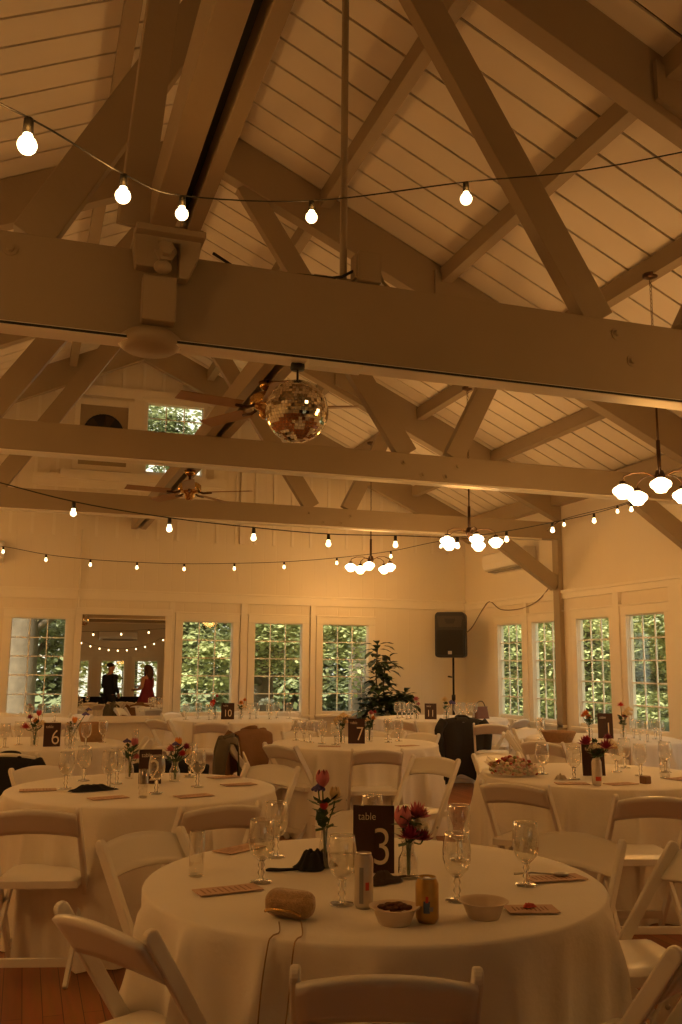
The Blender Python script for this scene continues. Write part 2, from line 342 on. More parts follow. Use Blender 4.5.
# purlins
ordn = {1: 'first', 2: 'second', 3: 'third', 4: 'fourth'}
for s in (1, -1):
    for k, dx in enumerate((1.02, 2.27, 3.35, 4.43)):
        x = XR + s * dx; z = roofz(x)
        o = MB().box(-.055, .055, YB, YF, -.16, 0).build('purlin', PAINT, loc=(x, 0, z), bevel=.004)
        tag(o, 'long painted roof purlin, %s below the ridge on the %s slope' % (ordn[k + 1], 'right' if s > 0 else 'left'), 'purlin', 'roof purlins')
o = MB().box(-.06, .06, YB, YF, -.26, 0).build('ridge_beam', PAINT, loc=(XR, 0, roofz(XR))); tag(o, 'painted ridge beam along the top of the roof', 'ridge beam')
# near double longitudinal beam resting on the nearest tie beam
def pair_beam(name, label, xa, xb, gap0, gap1, y0, y1, z0, z1):
    t = thing(name, (xa, y0, z0), 0, label, 'beam')
    MB().box(0, gap0 - xa, 0, y1 - y0, 0, z1 - z0).build('beam_board', PAINT, t, bevel=.005)
    MB().box(gap1 - xa, xb - xa, 0, y1 - y0, 0, z1 - z0).build('beam_board', PAINT, t, bevel=.005)
    MB().box(gap0 - xa, gap1 - xa, .0, y1 - y0, (z1 - z0) * .55, (z1 - z0) * .62).build('slot_backing', BLACK, t)
    return t
pair_beam('double_beam', 'near double lengthwise beam with a dark slot, ending at the hinge bracket', .455, .70, .575, .635, 1.42, 4.46, 3.58, 3.80)
pair_beam('double_beam', 'double lengthwise beam under the ridge that carries both ceiling fans', 1.40, 1.62, 1.48, 1.54, 4.67, YF, 3.45, 3.62)
# leaning plank from the near tie beam up towards the roof
t = thing('leaning_strut', (.375, 4.36, 3.58), 0, 'narrow painted strut standing beside the near double beam', 'strut')
MB().bar((0, 0, 0), (.14, -.45, 2.0), .05, .15, (.97, .15, 0)).build('strut_board', PAINT, t, bevel=.004)
# hinge bracket on the nearest tie beam
t = thing('beam_bracket', (.56, 4.46, 3.45), 0, 'painted steel bracket with large bolt on the nearest tie beam', 'bracket')
MB().prism([(-.17, .17), (.17, .17), (.15, .02), (.10, -.10), (.05, -.10), (.05, .08), (-.05, .08), (-.05, -.06), (-.16, -.06), (-.175, .05)], -.10, -.02).build('bracket_plate', PAINT, t, bevel=.008)
MB().box(-.17, .17, -.16, .15, .10, .135).build('bracket_seat', PAINT, t, bevel=.006)
b = MB(); b.lathe([(.055, 0), (.055, .03), (.035, .03), (.032, .06), (.0001, .06)], (-.02, -.10, .02), 6, Matrix.Rotation(PI / 2, 3, 'X')); b.build('bolt', PAINT, t)
b = MB(); b.sphere((-.03, -.11, -.06), .045, 10, (1, .8, .8)); b.build('bolt', PAINT, t, True)
MB().box(-.12, .045, -.10, -.01, -.33, -.10).build('bracket_block', PAINT, t, bevel=.008)
b = MB(); b.lathe([(.0001, -.44), (.12, -.43), (.155, -.405), (.155, -.37), (.12, -.34)], (-.055, .08, .0), 20); b.build('saddle_cup', PAINT, t, True)
# king rod and the junction box at its foot
t = thing('steel_rod', (1.54, 4.58, 3.53), 0, 'thin vertical rod from the nearest tie beam up to the ridge', 'rod')
MB().tube([(0, 0, 0), (0, 0, roofz(1.54) - 3.53 - .22)], .021, 10).build('rod', PAINT, t, True); MB().lathe([(.0001, .012), (.05, .012), (.05, 0)], n=14).build('rod_flange', PAINT, t)
t = thing('junction_box', (1.665, 4.5, 3.53), 0, 'small painted electrical box standing on the nearest tie beam', 'electrical box')
MB().box(-.065, .075, .0, .10, .012, .19).build('box_body', PAINT, t, bevel=.012); MB().box(-.08, -.06, .01, .09, .03, .17).build('box_lid', PAINT, t, bevel=.005)
MB().tube([(.075, .05, .10), (.10, .05, .04), (.15, .05, .0), (.22, .05, .01), (.32, .05, .008)], .009).build('cable', PAINT, t, True)
MB().tube([(-.08, .05, .08), (-.14, .05, .04), (-.2, .04, .02), (-.45, .05, .01), (-.75, .05, .01), (-.86, .02, .05)], .008).build('cable', BLACK, t, True)
# ------------------------------------------------------------------ mirror ball
def mirror_ball():
    t = thing('mirror_ball', (1.28, 4.55, 2.785), 0, 'mirrored disco ball hanging under the nearest tie beam', 'disco ball')
    mb = MB(); R = .165; rows = 30
    for i in range(rows):
        a0 = PI * i / rows - PI / 2; a1 = PI * (i + .93) / rows - PI / 2; n = max(4, int(2 * PI * math.cos((a0 + a1) / 2) * R / (PI * R / rows)))
        for k in range(n):
            b0 = 2 * PI * k / n; b1 = 2 * PI * (k + .92) / n
            q = [Vector((math.cos(a) * math.cos(b), math.cos(a) * math.sin(b), math.sin(a))) * R for a, b in ((a0, b0), (a0, b1), (a1, b1), (a1, b0))]
            c = sum(q, Vector()) / 4; nrm = c.normalized(); j = Vector((random.uniform(-1, 1), random.uniform(-1, 1), random.uniform(-1, 1))) * .05
            nn = (nrm + j).normalized(); q = [p + nn * ((c - p).dot(nn)) + nrm * .001 for p in q]; mb.add(q, [(0, 1, 2, 3)])
    m = mat('mirror_tile', (.85, .80, .70), .04, 1, var=.15, scale=12)
    mb.build('mirror_tiles', m, t, fix=False)
    b = MB(); b.sphere((0, 0, 0), .161, 24); b.build('ball_core', mat('ball_core', (.35, .30, .25), .4, .6), t, True)
    MB().tube([(0, 0, .16), (0, 0, .25)], .006).build('hanger', BLACKM, t, True)
    MB().lathe([(.0001, .265), (.035, .262), (.04, .235), (.035, .225), (.0001, .225)], n=14).build('motor', BLACK, t, True)
mirror_ball()
# ------------------------------------------------------------------ ceiling fans
def fan(loc, rz, label, s=1.0):
    t = thing('ceiling_fan', loc, rz, label, 'ceiling fan', 'ceiling fans')
    top = 3.45 - loc[2]
    MB().tube([(0, 0, .05), (0, 0, top)], .015).build('down_rod', BRONZE, t, True)
    MB().lathe([(.0001, top), (.06, top), (.05, top - .04), (.02, top - .06)], n=16).build('ceiling_cup', BRASS, t, True)
    MB().lathe([(.0001, .10), (.09, .10), (.12, .075), (.12, .02), (.10, 0), (.05, -.02), (.05, -.06), (.03, -.08), (.0001, -.08)], n=24).build('motor_housing', BRASS, t, True)
    for k in range(5):
        a = 2 * PI * k / 5; M = Matrix.Rotation(a, 4, 'Z') @ Matrix.Rotation(math.radians(10), 4, 'X')
        bl = MB(); bl.box(.20, .66, -.062, .062, -.004, .004, M); bl.build('blade', mat('fan_blade_oak', (.34, .20, .10), .45), t, bevel=.003)
        MB().tube([M @ Vector((.09, 0, .01)), M @ Vector((.15, .0, -.012)), M @ Vector((.24, 0, -.008))], .012, 6).build('blade_arm', BRONZE, t, True)
    return t
fan((1.52, 6.2, 3.26), -.42, 'ceiling fan partly hidden behind the mirror ball')
fan((1.52, 9.45, 3.22), -.50, 'brass and oak ceiling fan seen between the second and third tie beams')
# ------------------------------------------------------------------ chandeliers
SHADE = mat('opal_glass_lit', (.9, .85, .75), .3, emit=(1.0, .74, .40), estr=9)
def chandelier(x, y, rz, label):
    z0 = 2.99; zc = roofz(x) - .16
    t = thing('chandelier', (x, y, z0), rz, label, 'chandelier', 'chandeliers with opal glass shades')
    MB().lathe([(.0001, zc - z0), (.065, zc - z0), (.06, zc - z0 - .025), (.02, zc - z0 - .04), (.0001, zc - z0 - .04)], n=18).build('canopy', BRONZE, t, True)
    ch = MB(); zt = zc - z0 - .04; zl = .62; n = int((zt - zl) / .035)
    for i in range(n):
        zz = zl + (zt - zl) * (i + .5) / n; a = PI / 2 * (i % 2); w = Vector((math.cos(a), math.sin(a), 0)) * .009
        ch.tube([Vector((0, 0, zz + .02)) , w + Vector((0, 0, zz + .01)), w + Vector((0, 0, zz - .01)), Vector((0, 0, zz - .02)), -w + Vector((0, 0, zz - .01)), -w + Vector((0, 0, zz + .01)), Vector((0, 0, zz + .02))], .0028, 5, False)
    ch.build('chain', BRONZE, t)
    MB().tube([(0, 0, -.02), (0, 0, .30)], .016, 10).build('stem', BRONZE, t, True); MB().tube([(0, 0, .28), (0, 0, zl + .02)], .009, 8).build('stem', BRONZE, t, True)
    MB().lathe([(.0001, .06), (.03, .05), (.045, .0), (.035, -.04), (.012, -.07), (.0001, -.085)], n=16).build('hub', BRONZE, t, True)
    for k in range(5):
        a = 2 * PI * k / 5 + .2; d = Vector((math.cos(a), math.sin(a), 0))
        am = MB(); am.tube([d * .03, d * .12 + Vector((0, 0, .035)), d * .22 + Vector((0, 0, .03)), d * .29 + Vector((0, 0, -.0)), d * .30 + Vector((0, 0, -.05))], .0055, 6); a_o = am.build('arm', BRONZE, t, True)
        k_ = .84
        MB().lathe([(.0001, -.035), (.024, -.04), (.030, -.070)], d * .30, 14).build('shade_fitter', BRONZE, a_o, True)
        MB().lathe([(r_ * k_, -.068 + (z_ + .072) * k_) for r_, z_ in ((.034, -.072), (.05, -.082), (.086, -.105), (.098, -.128), (.092, -.15), (.062, -.18), (.045, -.205), (.0001, -.215))], d * .30, 20).build('shade', SHADE, a_o, True)
    l = bpy.data.lights.new('chandelier_light', 'POINT'); l.energy = LAMP_W; l.color = LAMP_COL; l.shadow_soft_size = .22
    lo = bpy.data.objects.new('chandelier_light', l); COL.objects.link(lo); lo.parent = t; lo.location = (0, 0, -.30)
    return t
chandelier(4.76, 6.12, .1, 'chandelier nearest on the right, its chain rising past the near tie beam')
chandelier(4.76, 9.53, .55, 'chandelier hanging between middle truss and far post, second in the row')
chandelier(4.70, 12.6, .3, 'smallest looking chandelier, hanging closest to the far wall')
chandelier(4.76, 2.7, .2, 'unseen chandelier added right of the camera to light the foreground')  # unseen, added to give the foreground tables more warm light
for y in (2.7, 6.12, 9.53, 12.6):  # unseen left row, assumed by symmetry and added because the hall needs light
    chandelier(2 * XR - 4.76, y, .2, 'unseen chandelier added for light on the left slope at %s' % {-.7: 'the very back', 2.7: 'the camera end', 6.12: 'the second bay', 9.53: 'the third bay', 12.6: 'the far wall'}[y])
# ------------------------------------------------------------------ string lights
BULB = mat('lit_bulb', (1, .9, .7), .3, emit=(1.0, .70, .34), estr=BULB_E)
def catm(P, n=8):
    P = [Vector(p) for p in P]; out = []
    for i in range(len(P) - 1):
        p0 = P[max(i - 1, 0)]; p1 = P[i]; p2 = P[i + 1]; p3 = P[min(i + 2, len(P) - 1)]
        for k in range(n):
            t = k / n; out.append(.5 * (2 * p1 + (p2 - p0) * t + (2 * p0 - 5 * p1 + 4 * p2 - p3) * t * t + (3 * p1 - p0 - 3 * p2 + p3) * t ** 3))
    return out + [P[-1]]
def string_lights(start, bulbs, end, label, r=.024, cord=.003, watt=0):
    t = thing('string_lights', start, 0, label, 'string lights'); S = Vector(start)
    tops = [Vector(b) + Vector((0, 0, .075)) for b in bulbs]
    MB().tube([p - S for p in catm([start] + tops + end, 6)], cord, 5).build('cord', BLACK, t, True)
    for b in bulbs:
        b = Vector(b) - S
        so = MB().lathe([(.0001, .075), (.012, .072), (.014, .03), (.0001, .03)], b, 10).build('socket', BLACK, t, True)
        q = MB(); q.lathe([(.010, .034), (.013, .026)] + [(r * math.cos(w_), r * math.sin(w_)) for w_ in (.95, .6, .25, -.1, -.5, -.9, -1.3)] + [(.0001, -r)], b, 14); q.build('bulb', BULB, t, True)
        if watt:
            l = bpy.data.lights.new('bulb_light', 'POINT'); l.energy = watt; l.color = LAMP_COL; l.shadow_soft_size = .03
            lo = bpy.data.objects.new('bulb_light', l); COL.objects.link(lo); lo.parent = t; lo.location = b + Vector((.0, -.06, .02))
string_lights((-.45, 1.9, 2.72), [(-.07, 2.3, 2.76), (.21, 2.83, 2.94), (.47, 3.34, 3.17), (1.04, 3.52, 3.34), (1.61, 3.21, 3.37)], [(2.2, 2.95, 3.5), (3.4, 2.4, 3.75)], 'nearest string of large bulbs crossing below the double beam', .025, watt=.7)
string_lights((-.35, 5.9, 2.58), [(.24, 6.0, 2.40), (.85, 6.05, 2.34), (1.45, 6.20, 2.33), (2.05, 6.38, 2.34), (2.64, 6.54, 2.38), (3.24, 6.70, 2.42), (3.81, 6.93, 2.53), (4.43, 7.21, 2.68), (5.05, 7.48, 2.84), (5.67, 7.75, 3.03), (6.28, 8.03, 3.23)], [(6.7, 8.3, 3.42)], 'middle string of bulbs hanging below the second tie beam', .0195, .004)
string_lights((-1.0, 13.6, 3.1), [(-.35, 13.2, 2.93), (.20, 12.94, 2.82), (.76, 12.67, 2.75), (1.35, 12.5, 2.72), (1.95, 12.34, 2.71), (2.60, 12.2, 2.73), (3.24, 12.02, 2.76), (3.91, 11.79, 2.82), (4.58, 11.51, 2.91), (5.18, 11.22, 3.04)], [(5.9, 11.0, 3.19)], 'farthest string of small bulbs sagging in front of the far wall', .019, .004)
string_lights((6.66, 10.98, 3.30), [(6.50, 10.3, 3.28), (6.55, 9.22, 3.29), (6.5, 8.6, 3.30)], [(6.45, 8.0, 3.36), (6.4, 7.9, 3.45)], 'short string of small bulbs running from the right wall post', .019, .004)
string_lights((1.2, -3.9, 2.75), [(1.45 + .29 * k, -3.6 + .02 * k, 2.86 - .46 * math.sin(PI * (k + .5) / 11) ** .8) for k in range(11)], [(4.75, -3.5, 2.7)], 'string of bulbs at the back of the hall, reflected in the wall mirror', .024, .004)
# ------------------------------------------------------------------ air conditioners, speaker, conduit, cable
def ac(loc, rz, label):
    t = thing('air_conditioner', loc, rz, label, 'air conditioner', 'wall mounted air conditioners')
    MB().prism([(0, 0), (.20, .06), (.23, .14), (.22, .28), (.18, .31), (0, .31)], -.62, .62, (), Matrix(((0, 1, 0, 0), (-1, 0, 0, 0), (0, 0, 1, 0), (0, 0, 0, 1)))).build('ac_body', WHITEP, t, bevel=.01)
    MB().box(-.5, .5, -.19, -.06, .014, .03).build('air_flap', mat('grey_plastic', (.3, .29, .27), .5), t)
ac((6.9, 12.32, 2.88), PI / 2 * -1, 'white mini split unit high on the right wall near the corner')
ac((-.98, YF, 2.85), 0, 'white mini split unit on the far wall, cut by the left edge')
ac((2.95, YB, 2.76), PI, 'white mini split unit on the back wall, seen only by mirror')
t = thing('electrical_conduit', (.70, YF - .01, 0), 0, 'thin painted conduit running down the far wall beside the mirror', 'conduit')
MB().tube([(0, -.02, .3), (0, -.02, 3.4)], .012).build('conduit_pipe', CASING, t, True); MB().box(-.035, .035, -.06, 0, 1.16, 1.30).build('switch_box', CASING, t, bevel=.006)
t = thing('loudspeaker', (6.33, 13.35, 1.60), -.55, 'black loudspeaker on a stand in front of the corner', 'loudspeaker')
MB().prism([(-.235, .03), (-.20, 0), (.20, 0), (.235, .03), (.235, .66), (.20, .70), (-.20, .70), (-.235, .66)], -.20, .16).build('cabinet', BLACK, t, bevel=.02)
MB().prism([(-.2, .04), (.2, .04), (.2, .42), (-.2, .42)], -.212, -.20).build('grille', mat('black_grille', (.02, .016, .012), .7, .3, bump=.5, bscale=200), t)
MB().prism([(-.17, .47), (.17, .47), (.2, .64), (-.2, .64)], -.206, -.20, [[(-.06, .52), (.06, .52), (.09, .60), (-.09, .60)]]).build('horn', mat('horn_plastic', (.035, .025, .018), .5), t)
MB().box(-.03, .03, -.216, -.212, .05, .10).build('badge', STEEL, t)
t = thing('speaker_stand', (6.36, 13.35, 0), -.55, 'black tripod stand holding the loudspeaker', 'speaker stand')
MB().tube([(0, 0, .25), (0, 0, 1.0)], .022).build('pole', BLACKM, t, True); MB().tube([(0, 0, 1.0), (0, 0, 1.60)], .016).build('pole', BLACKM, t, True)
MB().lathe([(.0001, 1.03), (.03, 1.03), (.03, .95), (.0001, .95)], n=12).build('collar', BLACK, t, True); MB().tube([(-.02, -.02, 1.3), (-.08, -.05, 1.31)], .012).build('knob', BLACK, t, True)
for k in range(3):
    a = 2 * PI * k / 3 + .5; d = Vector((math.cos(a), math.sin(a), 0)); MB().tube([Vector((0, 0, .72)) + d * .03, d * .52 + Vector((0, 0, .02))], .013).build('leg', BLACKM, t, True)
cb = MB(); cb.tube(catm([(6.45, 13.25, 1.95), (6.6, 13.2, 2.05), (6.78, 13.15, 2.35), (6.86, 13.05, 2.47), (6.86, 12.7, 2.33), (6.86, 12.1, 2.31), (6.86, 11.6, 2.40), (6.86, 11.2, 2.62)], 6), .008, 6)
tag(cb.build('speaker_cable', mat('grey_cable', (.25, .19, .14), .6), smooth=True), 'dark cable looping from the loudspeaker over the right windows', 'cable')
# ------------------------------------------------------------------ tables with cloths
TZ = .76
def table(cx, cy, rad, label, cloth_label, seed, folds=None, group=None):
    rnd = random.Random(seed)
    t = thing('round_table', (cx, cy, 0), rnd.random() * .8, label, 'table', 'round banquet tables')
    MB().lathe([(.0001, .735), (rad - .01, .735), (rad, .745), (rad - .01, .755), (.0001, .755)], n=40).build('table_top', mat('table_ply', (.5, .38, .25), .5), t)
    for k in range(4):
        a = PI / 4 + PI / 2 * k; MB().tube([(math.cos(a) * .40, math.sin(a) * .40, 0), (math.cos(a) * .42, math.sin(a) * .42, .735)], .015, 8).build('leg', BLACKM, t, True)
    nf = folds or int(13 * rad / .762); ph = [rnd.uniform(0, 6.28) for _ in range(4)]; am = [rnd.uniform(.6, 1.2) for _ in range(3)]
    N = 260
    def fn(u, v):
        a = 2 * PI * u
        if v <= .3: r = rad * (v / .3) * .995; return (r * math.cos(a), r * math.sin(a), TZ)
        if v <= .4: q = (v - .3) / .1; return ((rad * .995 + .012 * math.sin(q * PI / 2)) * math.cos(a), (rad * .995 + .012 * math.sin(q * PI / 2)) * math.sin(a), TZ - .014 * (1 - math.cos(q * PI / 2)))
        q = (v - .4) / .6
        g_ = nf * a / 2 + ph[0] + 1.1 * math.sin(2 * a + ph[1]) + .5 * q * math.sin(3 * a + ph[2]); w = (1 - abs(math.sin(g_)) ** .55) * (1.5 + .6 * math.sin(3 * a + ph[3])) + .25 * (.5 + .5 * math.sin((nf * 2 + 1) * a + ph[2])) ** 2
        r = rad + .012 + (q ** .5) * (.100 * w - .055) + q * .022
        return (r * math.cos(a), r * math.sin(a), TZ - .014 - q * (TZ - .02))
    c = MB(); c.grid(fn, N, 26, closed=True)
    o = c.build('tablecloth', CLOTH, smooth=True, loc=(cx, cy, 0)); tag(o, cloth_label, 'tablecloth', 'white tablecloths'); return t
TABS = dict(t3=(1.17, 3.10, .762), t2=(.70, 5.65, .762), t7=(2.96, 8.33, .762), tr=(3.70, 5.56, .762), t6=(.15, 8.95, .762), t10=(2.74, 12.25, .90), t11=(5.50, 11.95, .90), r2=(5.62, 8.30, .762), t9=(-.15, 12.3, .90))
table(*TABS['t3'], 'round table under the cloth of the nearest table marked three', 'floor length white cloth on the nearest table, the one marked three', 1)
table(*TABS['t2'], 'round table in the left middle ground marked two', 'white cloth over the table marked two at the left', 2)
table(*TABS['t7'], 'round table in the centre of the room marked seven', 'white cloth with deep folds on the table marked seven', 3)
table(*TABS['tr'], 'round table at the right with the bowl of snacks', 'white cloth over the right hand table with the snack bowl', 4)
table(*TABS['t6'], 'round table behind the left one, marked six', 'white cloth over the table marked six', 5)
table(*TABS['t10'], 'wide table in front of the far windows, marked ten', 'white cloth on the far table marked ten', 6)
table(*TABS['t11'], 'wide table in front of the loudspeaker corner, marked eleven', 'white cloth on the far table marked eleven', 7)
table(*TABS['r2'], 'table by the right hand windows with orange flowers', 'white cloth on the table by the right hand windows', 8)
table(*TABS['t9'], 'far table in front of the leftmost window', 'white cloth on the far table below the leftmost window', 9)
table(3.35, 1.0, .762, 'table behind the camera nearest to the mirror view, seen only by mirror', 'white cloth on a table behind the camera', 10)
table(5.2, .3, .762, 'table behind the camera on the right, seen only by mirror', 'white cloth on a table to the right behind the camera', 11)
t = thing('bar_table', (2.9, -3.2, 0), 0, 'long bar table under a black cloth by the back wall, seen by mirror', 'table')
MB().box(-1.8, 1.8, -.3, .3, .0, .93).build('black_cover', BLACKC, t, bevel=.02)
# ------------------------------------------------------------------ folding chairs
def make_chair():
    t = thing('folding_chair')
    for s in (-1, 1):
        x = s * .205
        f = MB(); f.bar((x, .235, 0), (x, -.285, .785), .045, .024, (1, 0, 0)); f.lathe([(.0001, -.012), (.0225, -.012), (.0225, .012), (.0001, .012)], (x, -.285, .785), 16, Matrix.Rotation(PI / 2, 3, 'Y')); f.build('front_leg', CHAIRM, t, bevel=.006)
        f = MB(); f.bar((x * .88, -.255, 0), (x * .88, .155, .455), .036, .022, (1, 0, 0)); f.build('rear_leg', CHAIRM, t, bevel=.005)
        f = MB(); f.sphere((x * 1.07, -.0, .36), .010, 6, (.6, 1, 1)); f.build('rivet', STEEL, t, True)
    def panel(u, v):
        x = (u - .5) * .405; y0 = -.225 - (v) * .085
        curve = -.028 * (1 - (2 * u - 1) ** 2)
        arch = .028 * (1 - (2 * u - 1) ** 2)
        return (x, y0 + curve, .665 + v * (.105 + arch) + (1 - v) * arch * .75)
    p = MB(); p.grid(panel, 12, 5); p.build('backrest', CHAIRM, t, True, solid=.018)
    def seat(u, v):
        x = (u - .5) * .385; y = -.165 + v * .37; e = min(u, 1 - u, v, 1 - v) * 8; return (x, y, .452 + .016 * min(1, max(0, e)) ** .5)
    s = MB(); s.grid(seat, 12, 12); s.build('seat_pad', SEATM, t, True)
    fr = MB(); fr.box(-.193, .193, -.17, -.145, .415, .452).box(-.193, .193, .185, .21, .415, .452).box(-.195, -.168, -.17, .21, .415, .452).box(.168, .195, -.17, .21, .415, .452).box(-.17, .17, -.15, .19, .44, .45)
    fr.build('seat_frame', CHAIRM, t, bevel=.004)
    MB().bar((-.20, .18, .082), (.20, .18, .082), .045, .02, (0, 1, 0)).build('stretcher', CHAIRM, t, bevel=.004)
    MB().bar((-.175, -.175, .09), (.175, -.175, .09), .04, .018, (0, 1, 0)).build('stretcher', CHAIRM, t, bevel=.004)
    return t
proto = [None]
def chair(bx, by, ang, label, group='white folding chairs around the tables'):
    # (bx,by): where the top of the back stands; ang: heading the sitter faces (radians)
    rz = ang - PI / 2; fx, fy = math.cos(ang), math.sin(ang); loc = (bx + .27 * fx, by + .27 * fy, 0)
    if proto[0] is None:
        t = make_chair(); proto[0] = t; t.location = loc; t.rotation_euler = (0, 0, rz); tag(t, label, 'chair', group); t['category'] = 'chair'; return t
    return dup(proto[0], loc, rz, label, group)
def R(d): return math.radians(d)
def face(bx, by, tb, off=0): c = TABS[tb]; return math.atan2(c[1] - by, c[0] - bx) + R(off)
W = 'white folding chair '
chair(.26, 2.71, R(30), W + 'at lower left of the picture, turned towards table three')
chair(.82, 2.09, R(71), W + 'seen from behind at the bottom edge, in front of the gold purse')
chair(1.72, 2.12, R(117), W + 'at the bottom right corner, seat facing table three')
chair(2.40, 2.97, R(172), W + 'cut by the right edge, side on to table three')
chair(2.15, 3.42, face(2.15, 3.42, 't3', 14), W + 'with a lamp highlight tucked behind the right side of table three')
chair(.50, 3.90, R(-56), W + 'behind the empty tumbler, at the upper left of table three')
chair(1.53, 4.20, R(-105), W + 'behind the table three sign, facing the camera')
chair(.09, 4.74, R(75), W + 'in front of table two at the left edge, whole seat visible')
chair(.95, 4.64, R(103), W + 'on the near right side of table two, back towards the camera')
chair(1.62, 6.26, R(222), W + 'with a bright lamp reflection on its back, right of table two')
chair(2.78, 7.29, R(77), W + 'squarely in front of table seven')
chair(2.13, 7.88, R(25), W + 'at the front left of table seven')
chair(2.93, 6.50, R(-150), W + 'turned side on, standing clear between table seven and the snack table')
chair(5.16, 10.62, R(80), W + 'under the long black coat, in front of table eleven')
chair(2.78, 5.02, R(38), W + 'at the front left of the right hand table, below the snack bowl')
chair(3.24, 4.35, R(74), W + 'in front of the right hand table, below the tin can')
chair(-.05, 7.60, R(70), W + 'in front of table six, with a black jacket on it')
chair(1.10, 8.75, R(178), W + 'on the right side of table six')
chair(2.12, 11.0, R(80), W + 'in front of table ten, left of centre')
chair(4.82, 8.80, R(-30), W + 'at the back left of the table by the right hand windows')
chair(4.55, 7.68, R(32), W + 'beside the bread basket at the window table')
chair(2.18, 9.30, R(-55), W + 'behind table seven at the left, brown jacket over it')
chair(1.78, 8.30, R(-10), W + 'to the left of table seven, olive jacket over it')
chair(3.85, 8.86, R(212), W + 'at the right side of table seven')
chair(3.45, 9.28, R(243), W + 'behind table seven on the right')
chair(2.75, 9.42, R(280), W + 'directly behind table seven')
chair(3.35, 11.15, R(112), W + 'in front of table ten, right of centre')
chair(1.60, 11.65, R(30), W + 'at the left end of table ten')
chair(2.0, 13.15, R(-52), W + 'behind table ten next to the wall mirror')
chair(3.05, 13.42, R(-105), W + 'behind table ten below the middle window')
chair(3.62, 13.1, R(-136), W + 'behind table ten at its right end')
chair(4.5, 11.0, R(45), W + 'at the front left of table eleven')
chair(6.15, 10.95, R(122), W + 'at the front right of table eleven')
chair(5.0, 13.02, R(-62), W + 'behind table eleven near the plant')
chair(3.55, 6.68, R(-84), W + 'behind the snack bowl at the right hand table')
chair(4.35, 6.52, R(-124), W + 'on the far side of the right hand table')
chair(4.78, 5.5, R(176), W + 'to the right of the right hand table, outside the picture')
chair(.15, 6.55, R(-58), W + 'at the far left side of table two')
chair(1.0, 6.62, R(-105), W + 'at the far side of table two with black bag on its seat')
chair(-.75, 8.5, R(25), W + 'at the left side of table six, outside the picture')
chair(.6, 9.85, R(-115), W + 'behind table six on the right')
chair(-.25, 9.9, R(-70), W + 'behind table six on the left')
chair(.5, 11.25, R(120), W + 'in front of the far left table')
chair(-.5, 11.15, R(78), W + 'in front of the far left table, nearer the left edge')
chair(.75, 13.0, R(-142), W + 'behind the far left table beside the conduit')
chair(-.2, 13.4, R(-90), W + 'behind the far left table under the leftmost window')
chair(5.0, 7.35, R(55), W + 'front left of the table by the right hand windows')
chair(5.35, 9.33, R(-75), W + 'behind the table by the right hand windows')
chair(6.2, 9.1, R(-128), W + 'between the window table and the right hand windows')
chair(5.3, 10.1, R(60), W + 'side on between the corner table and window table')
chair(2.75, 1.95, R(-62), W + 'behind the camera, nearest to the mirror')
chair(3.75, 1.98, R(-112), W + 'behind the camera at the table in the mirror')
chair(2.35, 1.25, R(-14), W + 'behind the camera at the left of the mirrored table')
chair(2.75, .1, R(56), W + 'behind the camera, right side, mirror only')
# ------------------------------------------------------------------ cloth things
def jacket(name, label, m, bx, by, ang, w=.5, front=.42, back=.5, ztop=.80, seed=1, cat='jacket', sleeves=True):
    # a garment folded over a chair back; local x along the chair back, -y behind the chair
    rnd = random.Random(seed); rz = ang - PI / 2
    t = thing(name, (bx, by, 0), rz, label, cat)
    p = [rnd.uniform(0, 6.28) for _ in range(4)]
    L = front + back + .10
    def fn(u, v):
        d = v * L; x = (u - .5) * w
        if d < front: z = ztop - front + d; y = .055 + .02 * math.sin(9 * u + p[0]) * (1 - d / front) + (front - d) * .35 * .3
        elif d < front + .10: q = (d - front) / .10; y = .055 - q * .12; z = ztop + .018 * math.sin(q * PI)
        else: q = (d - front - .10); z = ztop - q; y = -.065 - .03 * math.sin(11 * u + p[1]) * min(1, q * 4) - .04 * math.sin(q * 5)
        dn = max(0, (ztop - z)); x *= 1 + .25 * dn * math.sin(4 * u + p[2]) - .05
        z -= .02 * (2 * u - 1) ** 2 * 2 + .03 * math.sin(7 * u + p[3]) * dn * 2
        return (x, y, z)
    c = MB(); c.grid(fn, 26, 40); c.build('body', m, t, True, solid=.012)
    if sleeves:
        for s in (-1, 1):
            MB().tube(catm([(s * (w / 2 - .04), -.06, ztop - .02), (s * (w / 2 + .03), -.09, ztop - .14), (s * (w / 2 + .015), -.10, ztop - .32), (s * (w / 2 - .01), -.07, ztop - back - .02)], 5), [.055] * 6 + [.05] * 5 + [.045] * 5, 10).build('sleeve', m, t, True)
        MB().tube(catm([(-.09, -.06, ztop + .0), (-.05, .01, ztop + .03), (.05, .01, ztop + .03), (.09, -.06, ztop)], 5), .018, 6).build('collar', m, t, True)
    return t
BROWNC = mat('brown_suede', (.22, .115, .05), .9, bump=.3, var=.12); OLIVEC = mat('olive_cloth', (.12, .10, .065), .9, bump=.3, var=.12); DARKC = mat('charcoal_cloth', (.022, .018, .015), .9, bump=.3)
jacket('jacket', 'long dark coat draped over the chair in front of table eleven', DARKC, 5.16, 10.62, R(80), .56, .3, .70, .83, 1)
jacket('jacket', 'brown suede jacket over a chair left of table seven', BROWNC, 2.20, 9.28, R(-55), .52, .40, .42, .82, 2)
jacket('jacket', 'olive grey jacket hanging on the chair beside the brown jacket', OLIVEC, 1.78, 8.30, R(-10), .48, .40, .45, .82, 3)
jacket('jacket', 'black jacket hanging low on the chair at the left edge, by table six', BLACKC, -.05, 7.59, R(70), .50, .25, .55, .765, 4)
jacket('jacket', 'black jacket on the far chair of table two, right of the flowers', BLACKC, 1.0, 6.64, R(-105), .56, .4, .3, .80, 5, sleeves=False)
